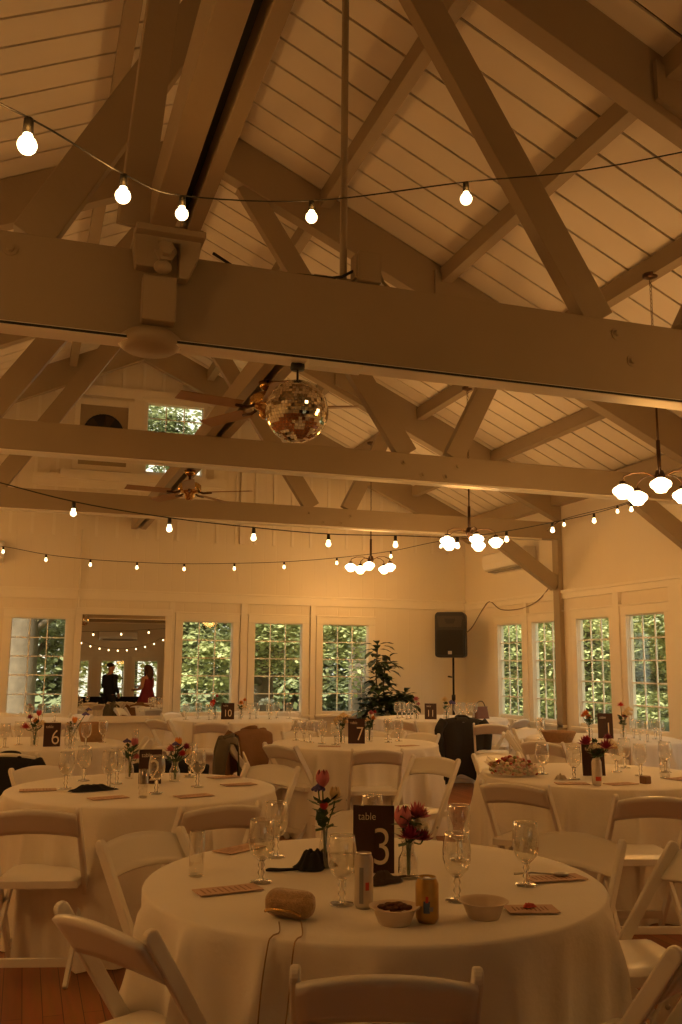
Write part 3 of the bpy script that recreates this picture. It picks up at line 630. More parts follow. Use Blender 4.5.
# ------------------------------------------------------------------ tableware
def make_goblet():
    t = thing('goblet')
    MB().lathe([(.0001, .008), (.030, .006), (.034, .002), (.034, 0), (.0001, 0)], n=18).build('foot', GLASS, t, True)
    MB().lathe([(.010, .006), (.006, .018), (.011, .028), (.0062, .040), (.0105, .050), (.008, .060), (.016, .068)], n=12).build('stem', THICK, t, True)
    MB().lathe([(.004, .066), (.020, .070), (.033, .086), (.0395, .110), (.040, .135), (.037, .160), (.0345, .178), (.0335, .179)], n=24).build('bowl', GLASS, t, True)
    MB().tube([(.034 * math.cos(a), .034 * math.sin(a), .179) for a in [2 * PI * k / 24 for k in range(25)]], .0011, 5, False).build('rim', THICK, t, True)
    return t
gob = [None]
def goblet(x, y, label, group='stemmed water glasses', s=1.0):
    if gob[0] is None:
        gob[0] = make_goblet(); t = gob[0]; t.location = (x, y, TZ); tag(t, label, 'glass', group)
    else: t = dup(gob[0], (x, y, TZ), random.random() * 6, label, group); t['category'] = 'glass'
    t.scale = (s, s, s); return t
ORD = ('first', 'second', 'third', 'fourth', 'fifth', 'sixth', 'seventh', 'eighth', 'ninth')
def goblet_row(pts, phrase, s):
    for i, (x, y) in enumerate(sorted(pts, key=lambda p: p[0] / p[1])): goblet(x, y, 'water goblet %s, %s from the left' % (phrase, ORD[i]), 'goblets ' + phrase, s)
def water(x, y, zt, label, g=None, s=1.0):
    b = MB(); b.lathe([(.0001, .0715), (.018, .0745), (.0315, .089), (.0375, .110), (.0378, zt), (.0001, zt)], n=20); o = b.build('water', WATER, smooth=True, loc=(x, y, TZ)); o.scale = (s, s, s); tag(o, label, 'water'); return o
S3 = 1.12
goblet(.79, 3.15, 'front one of the two water goblets at the left of table three', s=S3); goblet(.94, 3.53, 'rear one of the two water goblets at the left of table three', s=S3)
goblet(.955, 2.80, 'water goblet next to the slim can on table three', s=S3); goblet(1.31, 2.74, 'front goblet behind the empty bowl on table three', s=S3)
goblet(1.58, 3.28, 'goblet just behind the front right goblet of table three', s=S3); goblet(1.62, 2.86, 'rightmost goblet on table three', s=S3)
goblet(1.36, 3.62, 'goblet whose rim shows above the table three sign', s=S3)
for x, y, z, l in ((.79, 3.15, .120, 'water in the front left goblet of table three'), (.94, 3.53, .11, 'water in the rear left goblet of table three'), (.955, 2.80, .13, 'water in the goblet by the slim can'), (1.62, 2.86, .13, 'water in the rightmost goblet of table three')): water(x, y, z, l, s=S3)
for (x, y, l) in ((.27, 5.71, 'leftmost goblet on table two'), (.39, 6.06, 'second goblet from the left on table two'), (.51, 5.69, 'goblet behind the black cloth on table two'), (1.05, 6.11, 'rear goblet of the right hand pair on table two'), (1.01, 5.61, 'front goblet of the right hand pair on table two'), (.74, 5.38, 'goblet in front of the table two number'), (.57, 5.86, 'goblet left of the flowers on table two')): goblet(x, y, l, s=1.15)
for (x, y, l) in ((3.36, 5.68, 'goblet nearest the snack bowl on the right hand table'), (3.40, 5.36, 'goblet left of the dark sign on the right hand table'), (4.14, 5.86, 'rear goblet right of the flowers on the right hand table'), (3.95, 5.42, 'goblet behind the small cup on the right hand table'), (3.93, 5.66, 'goblet beside the flowers on the right hand table'), (4.25, 5.55, 'goblet at the right edge of the snack table')): goblet(x, y, l, s=1.15)
goblet_row(((2.50, 8.72), (2.54, 8.59), (2.56, 8.45), (2.64, 8.34), (2.72, 8.2)), 'in the cluster left of the table seven sign', 1.1)
goblet_row(((3.28, 8.31), (3.43, 8.42), (3.40, 8.62)), 'right of the table seven sign', 1.1)
goblet_row(((-.11, 8.54), (.0, 8.80), (.41, 8.32), (.55, 8.50), (.50, 9.2), (-.3, 9.0), (.72, 8.85)), 'on table six', 1.1)
goblet_row(((4.90, 8.30), (5.05, 8.55), (5.84, 8.00), (5.78, 7.80), (5.96, 7.84), (5.95, 8.25), (6.1, 8.1)), 'on the window table', 1.1)
goblet_row(((2.02, 12.2), (2.2, 12.35), (2.30, 12.1), (2.85, 12.15), (2.97, 12.3), (3.1, 12.1), (3.25, 12.3), (3.4, 12.2)), 'on table ten', 1.15)
goblet_row(((4.85, 11.95), (4.98, 12.1), (4.9, 11.75), (5.0, 11.85), (5.62, 11.7), (5.75, 11.85), (5.72, 11.6), (5.88, 11.7), (5.6, 11.95)), 'on table eleven', 1.2)
goblet_row(((-.7, 12.1), (-.5, 12.3), (-.3, 12.0), (.1, 12.0), (.25, 12.25), (.4, 12.05)), 'on the far left table', 1.15)
def tumbler(x, y, h, r, label):
    t = thing('glass_tumbler', (x, y, TZ), 0, label, 'glass')
    MB().lathe([(.0001, 0), (r * .95, 0), (r, .004), (r, h), (r - .001, h + .001)], n=22).build('glass_wall', GLASS, t, True)
    MB().lathe([(.0001, .001), (r * .9, .001), (r * .9, .009), (.0001, .009)], n=18).build('thick_base', GLASS, t, True); return t
tumbler(.60, 3.30, .148, .026, 'tall empty straight tumbler at the left of table three')
tumbler(.65, 5.23, .15, .026, 'tall empty tumbler at the front of table two')
tumbler(1.43, 3.42, .16, .026, 'tall clear glass behind the flowers on table three')
tumbler(4.02, 5.26, .13, .033, 'straight glass right of the small cup on the right hand table')
tumbler(.98, 8.85 - .25, .13, .03, 'straight glass at the right edge of table six')
# cans
def can(x, y, r, h, body, label, band=None, rz=0):
    t = thing('drink_can', (x, y, TZ), rz, label, 'can')
    MB().lathe([(.0001, .004), (r * .72, .002), (r * .78, 0), (r * .98, .012), (r, .018), (r, h - .018), (r * .80, h - .004), (r * .80, h), (r * .76, h), (r * .74, h - .005), (.0001, h - .005)], n=28).build('can_body', body, t, True)
    MB().lathe([(r * .80, h - .004), (r * .82, h - .001), (r * .80, h + .001), (r * .76, h)], n=24).build('rim', STEEL, t, True)
    MB().box(-.008, .008, -.014, .008, h - .004, h - .002).build('pull_tab', STEEL, t)
    for (a0, a1, z0, z1, mm, nm) in (band or []):
        n = 10; b = MB(); b.grid(lambda u, v: ((r + .0004) * math.cos(a0 + (a1 - a0) * u), (r + .0004) * math.sin(a0 + (a1 - a0) * u), z0 + (z1 - z0) * v), n, 2); b.build(nm, mm, t, True)
    return t
AMBER = mat('amber_can_print', (.50, .30, .08), .3, .5, var=.35, scale=30); PALE = mat('pale_can_print', (.62, .55, .47), .3, .4, var=.12, scale=30)
REDP = mat('red_print', (.55, .06, .03), .4); BLUEP = mat('blue_print', (.05, .09, .20), .4); GREYP = mat('grey_print', (.25, .24, .24), .4)
can(1.125, 2.55, .033, .122, AMBER, 'amber printed drink can standing behind the food bowl on table three', [(-2.3, -1.75, .030, .062, BLUEP, 'printed_emblem'), (-2.12, -1.88, .058, .075, REDP, 'printed_emblem'), (-1.8, -1.45, .035, .047, GREYP, 'printed_leaf')])
can(1.005, 2.745, .0285, .157, PALE, 'slim pale can with a red square in front of the table three sign', [(-1.75, -1.35, .055, .078, REDP, 'printed_square'), (-2.4, -1.95, .018, .120, GREYP, 'printed_lettering')])
can(3.37, 5.06, .030, .157, PALE, 'slim pale can with a red band on the right hand table', [(-2.4, -1.2, .03, .055, REDP, 'printed_band')])
# bowls
def bowl(x, y, label, m, food=None):
    t = thing('paper_bowl', (x, y, TZ), 0, label, 'bowl')
    MB().lathe([(.0001, .002), (.042, 0), (.046, .004), (.060, .038), (.070, .046), (.073, .046), (.0725, .0475), (.068, .048), (.0585, .040), (.044, .008), (.0001, .006)], n=32).build('bowl_body', m, t, True)
    return t
PAPER = mat('kraft_paper_bowl', (.66, .54, .42), .7, var=.05)
bowl(1.30, 2.545, 'empty paper bowl at the front right of table three', PAPER); bowl(1.03, 2.56, 'paper bowl with brown leftovers beside the amber can', PAPER)
FOOD = mat('brown_leftovers', (.14, .05, .02), .6, var=.5, scale=60)
b = MB(); rnd = random.Random(4)
for k in range(26): a = rnd.uniform(0, 6.28); q = rnd.uniform(0, .038); b.sphere((q * math.cos(a), q * math.sin(a), .03 + rnd.uniform(0, .022)), rnd.uniform(.006, .013), 5, (1.3, .8, .6))
tag(b.build('leftover_food', FOOD, smooth=True, loc=(1.03, 2.56, TZ)), 'heap of brown leftovers inside the paper bowl', 'food', kind='stuff')
# gold clutch purse with a chain
GOLD = mat('bronze_sequins', (.42, .28, .15), .30, .8, var=.45, scale=120, bump=.7, bscale=300)
t = thing('clutch_purse', (.765, 2.70, TZ + .022), R(-44), 'rounded bronze clutch purse with a thin chain strap, front left on table three', 'purse')
def purse(u, v):
    a = 2 * PI * u; x = (v - .5) * .145; q = max(0, 1 - abs(2 * v - 1) ** 7) ** .6
    ry = .046 * (.04 + .96 * q); rz_ = .032 * (.04 + .96 * q); return (x, ry * math.cos(a), .012 + rz_ * math.sin(a) + (.012 if math.sin(a) > 0 else 0))
MB().grid(purse, 22, 18, closed=True).build('purse_body', GOLD, t, True)
MB().tube(catm([(-.058, -.044, .0), (-.03, -.052, .010), (.03, -.052, .010), (.058, -.044, .0)], 6), .004, 6).build('frame_clasp', BRASS, t, True)
mat('gold_chain', (.35, .22, .10), .35, .8)
ch = MB()
for an, px, py in ((-2.29, .712, 2.625), (-2.197, .772, 2.612)):
    ux, uy = math.cos(an), math.sin(an); P0 = Vector((1.17, 3.10, 0))
    ch.tube(catm([(px, py, TZ + .012), (1.17 + ux * .72, 3.10 + uy * .72, TZ + .004), (1.17 + ux * .765, 3.10 + uy * .765, TZ + .004), (1.17 + ux * .79, 3.10 + uy * .79, TZ - .02), (1.17 + ux * .83, 3.10 + uy * .83, TZ - .16), (1.17 + ux * .87, 3.10 + uy * .87, TZ - (.50 if an < -2.25 else .22))], 6), .0022, 5)
tag(ch.build('purse_chain', MATS['gold_chain'], smooth=True), 'two thin chain strands hanging over the front edge of table three', 'chain')
# black masks and dried things, menus
def crumple(name, x, y, rz, sx, sy, hgt, m, label, cat, seed, tail=None, z=TZ):
    rnd = random.Random(seed); p = [rnd.uniform(0, 6.28) for _ in range(6)]
    t = thing(name, (x, y, z), rz, label, cat)
    def fn(u, v):
        a = 2 * PI * u; q = v; r = 1 + .22 * math.sin(3 * a + p[0]) + .12 * math.sin(5 * a + p[1])
        return (sx * q * r * math.cos(a), sy * q * r * math.sin(a), .003 + hgt * (1 - q ** 2) * (1 + .35 * math.sin(7 * a + p[2]) * q + .3 * math.sin(9 * q + p[3])))
    MB().grid(fn, 28, 10, closed=True).build('folded_cloth', m, t, True)
    if tail: MB().tube(catm(tail, 6), .004, 5).build('ear_loop', m, t, True)
    return t
crumple('black_mask', 1.02, 3.30, .2, .075, .05, .055, BLACKC, 'crumpled black cloth at the foot of the left vase on table three', 'cloth', 3, [(-.06, 0, .006), (-.12, .02, .006), (-.15, .045, .006), (-.17, .03, .006), (-.13, .005, .006), (-.05, -.01, .008)])
crumple('black_mask', .40, 5.57, .1, .13, .035, .03, BLACKC, 'flat black cloth at the front left of table two', 'cloth', 8)
crumple('dried_flowers', 1.17, 3.02, .4, .07, .035, .03, mat('dried_brown', (.06, .035, .02), .8, var=.5, scale=80), 'small dark dried posy in front of the table three sign', 'dried flowers', 5, [(.04, 0, .01), (.10, -.01, .012), (.15, -.03, .006)])
crumple('paper_scrap', 3.31, 5.38, .4, .045, .03, .03, mat('striped_wrapper', (.45, .38, .28), .6, var=.6, scale=90), 'small crumpled wrapper on the right hand table', 'wrapper', 6)
MENU = mat('kraft_menu_card', (.60, .40, .28), .7, var=.05); MENUP = mat('menu_print', (.32, .17, .12), .8)
def menu(x, y, rz, label, w=.10, h=.20, spot=False):
    t = thing('menu_card', (x, y, TZ + .004), rz, label, 'menu card', 'menu cards')
    MB().box(-h / 2, h / 2, -w / 2, w / 2, 0, .003).build('card', MENU, t)
    ln = MB(); rnd = random.Random(int(x * 991))
    for k in range(9): l = rnd.uniform(.25, .8) * w; xx = -h / 2 + .02 + k * (h - .04) / 9; ln.box(xx, xx + .004, -l / 2, l / 2, .0031, .0036)
    ln.build('printed_lines', MENUP, t)
    return t
menu(.66, 3.06, .15, 'menu card at the left of table three behind the purse', .09, .21); menu(.84, 3.70, .6, 'menu card at the back left of table three')
menu(1.47, 2.57, -.25, 'menu card with a red mark at the front right of table three', .09, .15); menu(1.76, 2.91, -.05, 'menu card at the right edge of table three, spoon on it', .09, .2)
menu(.12, 5.67, .0, 'menu card at the far left of table two'); menu(.47, 5.25, .3, 'menu card at the front of table two'); menu(.92, 5.21, .3, 'menu card at the front right of table two'); menu(1.26, 5.62, .2, 'menu card at the right edge of table two'); menu(1.25, 6.0, .3, 'menu card at the back right of table two')
menu(3.54, 5.06, .1, 'menu card beside the slim can on the right hand table'); menu(3.25, 5.15, -.3, 'menu card near the snack bowl'); menu(4.1, 5.2, .3, 'menu card at the right side of the snack table'); menu(3.3, 7.9, .2, 'menu card at the front of table seven'); menu(2.6, 8.0, -.4, 'menu card at the front left of table seven')
crumple('red_petal', 1.465, 2.575, 0, .02, .014, .01, REDP, 'small red petal lying on the front right menu card', 'petal', 11, z=TZ + .008)
t = thing('spoon', (1.73, 2.94, TZ + .010), -.3, 'spoon on the menu card at the right edge of table three', 'spoon')
MB().sphere((.06, 0, .004), .022, 8, (1.4, .9, .25)).build('spoon_bowl', STEEL, t, True); MB().tube([(.03, 0, .004), (-.04, 0, .008), (-.10, 0, .004)], [.003, .003, .0045], 6).build('handle', STEEL, t, True)
t = thing('small_cup', (3.72, 5.06, TZ), .2, 'small square brown cup on the right hand table', 'cup')
MB().box(-.026, .026, -.026, .026, 0, .046).build('cup_body', mat('brown_cup', (.22, .12, .06), .5), t, bevel=.006)
MB().box(-.022, .022, -.022, .022, .046, .049).build('cup_content', mat('cup_top', (.4, .28, .16), .5), t)
# ------------------------------------------------------------------ table signs
SIGN = mat('dark_walnut_sign', (.050, .016, .008), .45, var=.25, scale=14); INK = mat('cream_ink', (.85, .74, .55), .6)
def sign(x, y, rz, num, label, w=.13, h=.215, word='table'):
    t = thing('table_sign', (x, y, TZ), rz, label, 'table sign', 'table number signs')
    M = Matrix.Rotation(R(-6), 4, 'X')
    MB().box(-w / 2, w / 2, -.006, .006, .0, h, M).build('sign_board', SIGN, t, bevel=.001)
    MB().prism([(-.0, .0), (.07, .0), (.0, h * .7)], -.002, .002, (), Matrix(((0, 1, 0, 0), (1, 0, 0, 0), (0, 0, 1, 0), (0, 0, 0, 1)))).build('sign_stand', SIGN, t)
    text_mesh('sign_word', word, .036 if w < .14 else .036, INK, t, M @ Vector((-w * .16, -.0072, h * .83)), (PI / 2 - R(6), 0, 0), sx=.9)
    if num:
        text_mesh('sign_number', num, .178 if len(num) == 1 else .13, INK, t, M @ Vector((w * .20 if len(num) == 1 else 0, -.0072, h * .36)), (PI / 2 - R(6), 0, 0), sx=.85)
    return t
sign(1.20, 3.18, -.38, '3', 'dark sign reading table three on the nearest table', .145, .225)
sign(.76, 5.82, -.12, '2', 'dark sign with the number two among flowers on the left table', .135, .20)
sign(2.95, 8.27, -.30, '7', 'dark sign with the number seven on the middle table', .155, .225)
sign(3.65, 5.51, -.28, '', 'dark block sign, its number hidden by flowers, on the snack table', .15, .21)
sign(.27, 8.55, 0, '6', 'dark sign with the number six behind the left flowers', .14, .20)
sign(2.56, 12.18, -.2, '10', 'dark sign with the number ten in front of the far windows', .17, .21)
sign(5.24, 11.72, -.35, '11', 'dark sign with the number eleven below the loudspeaker', .16, .21)
sign(5.65, 8.30, -.5, '1', 'dark sign with orange flowers on the table by the right hand windows', .15, .25)
# ------------------------------------------------------------------ flowers in vases
GREEN = mat('stem_green', (.05, .10, .025), .6, var=.3); LEAFG = mat('posy_leaf', (.045, .09, .03), .6, var=.3)
PET = {'pink': mat('pink_petal', (.60, .17, .20), .6, var=.2, scale=30), 'magenta': mat('magenta_petal', (.34, .03, .09), .6, var=.25, scale=30), 'blue': mat('blue_petal', (.12, .09, .28), .6, var=.2), 'cream': mat('cream_petal', (.78, .60, .33), .6, var=.1), 'red': mat('red_petal_bright', (.62, .04, .03), .6, var=.2), 'orange': mat('orange_petal', (.80, .28, .04), .6, var=.2), 'white': mat('white_petal', (.82, .74, .58), .6, var=.05)}
def flower_head(kind, p, col, t, r):
    b = MB(); p = Vector(p)
    if kind == 'tulip':
        for k in range(6):
            a = 2 * PI * k / 6; M = Matrix.Translation(p) @ Matrix.Rotation(a, 4, 'Z')
            def fn(u, v, M=M): w = math.sin(PI * min(.98, max(.02, v)) ** .8) * r * .62; an = (u - .5) * 1.2; return M @ Vector((r * (.25 + .62 * math.sin(v * PI * .82)) * math.cos(an), w * math.sin(an) * 1.6, v * r * 2.1))
            b.grid(fn, 4, 6)
    elif kind == 'mum':
        rnd = random.Random(int(p.x * 1e4) % 997)
        for ring, (n, el) in enumerate(((16, .15), (14, .55), (10, .95), (6, 1.3))):
            for k in range(n):
                a = 2 * PI * (k + .5 * (ring % 2)) / n; d = Vector((math.cos(a) * math.cos(el), math.sin(a) * math.cos(el) - .0, math.sin(el))); s = Vector((-math.sin(a), math.cos(a), 0)) * r * .14
                b.add([p, p + d * r * .6 + s, p + d * r * (1 + rnd.uniform(-.1, .1)) + Vector((0, 0, r * .1)), p + d * r * .6 - s], [(0, 1, 2, 3)])
    else:
        for k in range(22):
            a = k * 2.4; q = math.sqrt(k / 22.); b.sphere(p + Vector((math.cos(a) * q * r, math.sin(a) * q * r, (1 - q) * r * .7)), r * .26, 5)
    b.build('flower_head', PET[col], t, True)
def posy(x, y, label, flowers, vase_h=.13, vase_r=.026, seed=1, leafn=8, vlabel=None, z=TZ):
    rnd = random.Random(seed); t = thing('flower_posy', (x, y, z), 0, label, 'flowers', 'flowers in small vases')
    st = MB()
    for kind, col, dx, dy, hz, r in flowers:
        r *= 1.3; dx *= .8
        st.tube(catm([(dx * .08, dy * .08, .012), (dx * .2, dy * .2, vase_h * .9), (dx * .8, dy * .8, hz * .85), (dx, dy, hz)], 4), .0028, 5); flower_head(kind, (dx, dy, hz - r * .2), col, t, r)
    st.build('stems', GREEN, t, True)
    lf = MB()
    for k in range(int(leafn * 1.8)):
        a = rnd.uniform(0, 6.28); h0 = rnd.uniform(vase_h * .9, vase_h + .08); d = Vector((math.cos(a), math.sin(a), rnd.uniform(-.1, 1.0))).normalized(); l = rnd.uniform(.03, .065); s = Vector((-math.sin(a), math.cos(a), 0)) * l * .28; o = Vector((math.cos(a) * .015, math.sin(a) * .015, h0))
        lf.add([o, o + d * l * .5 + s, o + d * l, o + d * l * .5 - s], [(0, 1, 2, 3)])
    lf.build('leaves', LEAFG, t)
    v = thing('glass_vase', (x, y, z), 0, vlabel or ('glass vase with the ' + label), 'vase', 'small glass vases')
    MB().lathe([(.0001, 0), (vase_r, .0), (vase_r * 1.05, .01), (vase_r, vase_h * .55), (vase_r * .62, vase_h * .75), (vase_r * .60, vase_h * .92), (vase_r * .72, vase_h)], n=20).build('vase_body', GLASS, v, True)
    return t
posy(1.06, 3.30, 'tall pink tulip and cream posy left of the table three sign', [('tulip', 'pink', -.015, 0, .285, .022), ('cluster', 'blue', -.035, .0, .275, .018), ('tulip', 'cream', .045, .0, .235, .018), ('tulip', 'red', -.015, -.02, .205, .013), ('cluster', 'blue', .01, .02, .16, .010)], .15, .02, 3, 22)
posy(1.285, 3.07, 'magenta and pink posy right of the table three sign', [('tulip', 'pink', -.03, -.01, .175, .026), ('mum', 'magenta', -.01, -.04, .145, .038), ('mum', 'magenta', .065, -.01, .13, .030), ('mum', 'pink', .045, .01, .205, .040), ('cluster', 'white', .045, -.01, .175, .026), ('mum', 'pink', .07, .02, .20, .03)], .12, .033, 5, 18)
posy(.67, 6.10, 'blue and pink posy left of the table two sign', [('cluster', 'blue', -.03, 0, .23, .018), ('tulip', 'pink', .03, .0, .20, .02), ('mum', 'pink', .045, -.03, .13, .024), ('cluster', 'white', -.05, .0, .18, .014)], .12, .026, 7, 26)
posy(.92, 5.90, 'full pink and red posy right of the table two sign', [('mum', 'pink', -.04, -.02, .19, .03), ('mum', 'red', .05, -.02, .16, .028), ('tulip', 'orange', .02, 0, .215, .02), ('cluster', 'blue', .0, -.01, .225, .018), ('mum', 'magenta', .085, 0, .20, .028), ('cluster', 'cream', .11, .01, .17, .024)], .12, .032, 8, 26)
posy(3.60, 5.40, 'dark red posy spilling over the sign on the snack table', [('mum', 'magenta', -.12, -.02, .225, .045), ('mum', 'magenta', .06, -.04, .20, .050), ('cluster', 'white', -.03, -.02, .205, .028), ('cluster', 'cream', .13, .0, .20, .035), ('mum', 'red', -.06, .03, .24, .03), ('cluster', 'white', .16, .02, .22, .028), ('mum', 'magenta', .15, .04, .25, .03)], .14, .03, 9, 30)
posy(2.81, 8.30, 'cream posy left of the table seven sign', [('cluster', 'cream', -.04, 0, .22, .03), ('cluster', 'cream', .03, 0, .25, .035), ('mum', 'cream', .05, 0, .19, .03), ('tulip', 'cream', -.06, 0, .17, .02)], .13, .035, 11, 22)
posy(3.14, 8.44, 'pink and orange posy right of the table seven sign', [('mum', 'pink', .02, 0, .26, .03), ('mum', 'orange', .05, 0, .21, .03), ('cluster', 'cream', -.03, 0, .20, .025), ('mum', 'red', .07, 0, .27, .022)], .13, .033, 12, 22)
posy(.13, 8.62, 'mixed red and yellow posy left of the table six sign', [('mum', 'red', -.10, 0, .16, .04), ('mum', 'orange', .0, 0, .21, .035), ('mum', 'magenta', -.06, 0, .24, .03), ('cluster', 'cream', .07, 0, .19, .03), ('tulip', 'red', .03, 0, .26, .02)], .13, .033, 13, 26)
posy(.42, 8.56, 'posy with a tall blue flower right of the table six sign', [('cluster', 'blue', .15, 0, .27, .022), ('cluster', 'blue', .18, 0, .31, .018), ('mum', 'cream', -.03, 0, .18, .025), ('tulip', 'orange', .04, 0, .2, .02)], .12, .045, 14, 18)
posy(2.40, 12.2, 'red flowers left of the table ten sign', [('mum', 'red', -.03, 0, .22, .04), ('mum', 'red', .02, 0, .29, .03), ('tulip', 'red', -.05, 0, .17, .03)], .13, .03, 15, 12)
posy(2.74, 12.2, 'orange flowers right of the table ten sign', [('mum', 'orange', .0, 0, .20, .04), ('mum', 'orange', .06, 0, .24, .03), ('cluster', 'cream', .04, 0, .16, .03)], .13, .03, 16, 14)
posy(5.02, 11.70, 'pink flower left of the table eleven sign', [('mum', 'pink', .0, 0, .26, .045), ('mum', 'pink', .04, 0, .20, .03)], .14, .03, 17, 10)
posy(5.45, 11.68, 'yellow and blue flowers right of the table eleven sign', [('mum', 'cream', -.02, 0, .25, .05), ('cluster', 'blue', .10, 0, .22, .04), ('cluster', 'cream', .04, 0, .2, .035)], .14, .04, 18, 20)
posy(5.50, 8.36, 'orange flowers left of the sign on the window table', [('mum', 'orange', -.05, 0, .24, .045), ('mum', 'orange', .0, 0, .20, .035), ('mum', 'orange', -.09, 0, .22, .03)], .14, .03, 19, 22)
posy(5.83, 8.26, 'red and cream flowers right of the sign on the window table', [('mum', 'red', -.02, 0, .33, .035), ('cluster', 'cream', .06, 0, .25, .04), ('mum', 'red', .03, 0, .22, .035), ('cluster', 'cream', .10, 0, .29, .03)], .14, .033, 20, 26)
posy(.10, 12.1, 'small posy on the far left table', [('mum', 'red', 0, 0, .18, .035), ('mum', 'orange', .05, 0, .15, .03)], .12, .03, 21, 14)
# ------------------------------------------------------------------ snack bowl, bread basket, bags
t = thing('snack_bowl', (3.13, 5.64, TZ), .2, 'clear wavy plastic bowl of snacks at the left of the right hand table', 'bowl')
MB().grid(lambda u, v: ((.12 + .095 * v + .010 * v * math.sin(8 * 2 * PI * u)) * math.cos(2 * PI * u), (.12 + .095 * v + .010 * v * math.sin(8 * 2 * PI * u)) * math.sin(2 * PI * u), .002 + .095 * v + .015 * v * math.sin(8 * 2 * PI * u)), 96, 8, closed=True).build('clear_bowl', GLASS, t, True)
cols = [mat('snack_pink', (.60, .30, .24), .5), mat('snack_cream', (.75, .60, .40), .5), mat('snack_red', (.42, .05, .04), .5), mat('snack_green', (.20, .22, .08), .5)]
for ci, m in enumerate(cols):
    b = MB(); rnd = random.Random(ci + 40)
    for k in range(80):
        a = rnd.uniform(0, 6.28); q = math.sqrt(rnd.random()) * .155; z = .015 + rnd.uniform(0, .12 - q * .4); b.sphere((q * math.cos(a) * 1.0, q * math.sin(a), z), rnd.uniform(.008, .016), 4, (1.2, .9, .8))
    tag(b.build('wrapped_snacks', m, smooth=True, loc=(3.13, 5.66, TZ)), 'heap of %s snack pieces in the clear bowl' % ('pink', 'cream', 'red', 'green')[ci], 'snacks', kind='stuff')
WICK = mat('wicker', (.38, .22, .10), .7, var=.3, scale=50, bump=.6, bscale=120)
t = thing('bread_basket', (4.93, 8.02, TZ), .2, 'low brown wicker basket on the window table beside the chairs', 'basket')
MB().lathe([(.0001, .004), (.12, 0), (.165, .09), (.17, .10), (.158, .10), (.115, .012), (.0001, .012)], n=28).build('basket_body', WICK, t, True)
t = thing('gift_basket', (.64, 9.04, TZ), .3, 'brown wicker basket on the right of table six', 'basket')
MB().lathe([(.0001, .004), (.10, 0), (.125, .10), (.115, .17), (.105, .17), (.112, .10), (.095, .012), (.0001, .012)], n=28).build('basket_body', WICK, t, True)
t = thing('handbag', (6.02, 11.78, TZ), .2, 'small brown leather handbag at the right end of table eleven', 'handbag')
def bag(u, v):
    a = 2 * PI * u; q = v; return ((.13 - .03 * q) * math.copysign(abs(math.cos(a)) ** .6, math.cos(a)), .055 * (1 - .5 * q) * math.copysign(abs(math.sin(a)) ** .6, math.sin(a)), q * .16)
b = MB(); b.grid(bag, 24, 8, closed=True); LEATHER = mat('brown_leather', (.20, .07, .03), .4, var=.2); b.build('bag_body', LEATHER, t, True, solid=.006); MB().box(-.10, .10, -.03, .03, .150, .162).build('bag_flap', LEATHER, t, bevel=.01)
MB().tube(catm([(-.08, 0, .16), (-.05, 0, .22), (.03, 0, .23), (.08, 0, .16)], 6), .007, 6).build('handle', BLACK, t, True)
t = thing('black_bag', (.93, 6.36, .47), .2, 'black bag on the seat behind table two', 'bag'); MB().sphere((0, 0, .12), .14, 10, (1.1, .6, .85)).build('bag_body', BLACKC, t, True); MB().tube(catm([(-.08, 0, .22), (0, 0, .30), (.08, 0, .22)], 6), .008, 6).build('handle', BLACKC, t, True)
# ------------------------------------------------------------------ potted plant by the far windows
def plant(x, y, label):
    t = thing('potted_plant', (x, y, 0), 0, label, 'plant'); rnd = random.Random(5)
    MB().lathe([(.0001, 0), (.14, 0), (.19, .32), (.20, .34), (.18, .34), (.16, .30), (.0001, .29)], n=28).build('pot', mat('dark_pot', (.12, .08, .05), .5), t, True)
    MB().lathe([(.0001, .30), (.17, .30)], n=20).build('soil', mat('soil', (.03, .02, .012), .95), t)
    lf = MB(); sm = MB()
    def leaf(o, d, l, w):
        d = d.normalized(); s = d.cross(Vector((0, 0, 1))); s = s.normalized() if s.length > .01 else Vector((1, 0, 0)); n = s.cross(d)
        p = [o, o + d * l * .3 + s * w * .8 + n * .01, o + d * l * .65 + s * w + n * .005 - Vector((0, 0, l * .06)), o + d * l - Vector((0, 0, l * .25)), o + d * l * .65 - s * w + n * .005 - Vector((0, 0, l * .06)), o + d * l * .3 - s * w * .8 + n * .01, o + d * l * .5 - n * .006]
        lf.add(p, [(0, 1, 6), (1, 2, 6), (2, 3, 6), (3, 4, 6), (4, 5, 6), (5, 0, 6)])
    trunks = [((0, 0, .3), (-.02, 0, .8), (-.10, -.02, 1.25), (-.08, -.02, 1.82)), ((.03, .02, .3), (.06, 0, .8), (.02, .0, 1.2), (.07, -.02, 1.60)), ((-.04, 0, .3), (-.12, 0, .7), (-.22, -.04, 1.0)), ((.05, 0, .3), (.18, -.02, .75), (.34, -.06, 1.05)), ((.03, -.03, .3), (.22, -.05, .7), (.48, -.08, .95)), ((0, -.05, .3), (.10, -.1, .7), (.2, -.12, 1.0)), ((0, 0, .3), (-.10, -.1, .6), (-.28, -.1, .85))]
    for k, tk_ in enumerate(trunks):
        P = catm(tk_, 8); sm.tube(P, .010, 6); n = len(P)
        cnt = (95, 60, 50, 80, 90, 60, 55)[k]
        for i in range(cnt):
            f_ = rnd.uniform(.35, 1.0); p = P[min(n - 1, int(f_ * (n - 1)))]; a = rnd.uniform(0, 6.28); d = Vector((math.cos(a), math.sin(a), rnd.uniform(-.5, .8)))
            o = p + d.normalized() * rnd.uniform(0, .10); leaf(o, d, rnd.uniform(.15, .24), rnd.uniform(.042, .07))
    lf.build('leaves', mat('fig_leaf', (.035, .06, .022), .42, var=.35, scale=9), t); sm.build('stem', mat('bark', (.10, .07, .04), .8), t, True)
plant(5.13, 13.25, 'tall leafy potted plant between the far window and the loudspeaker')
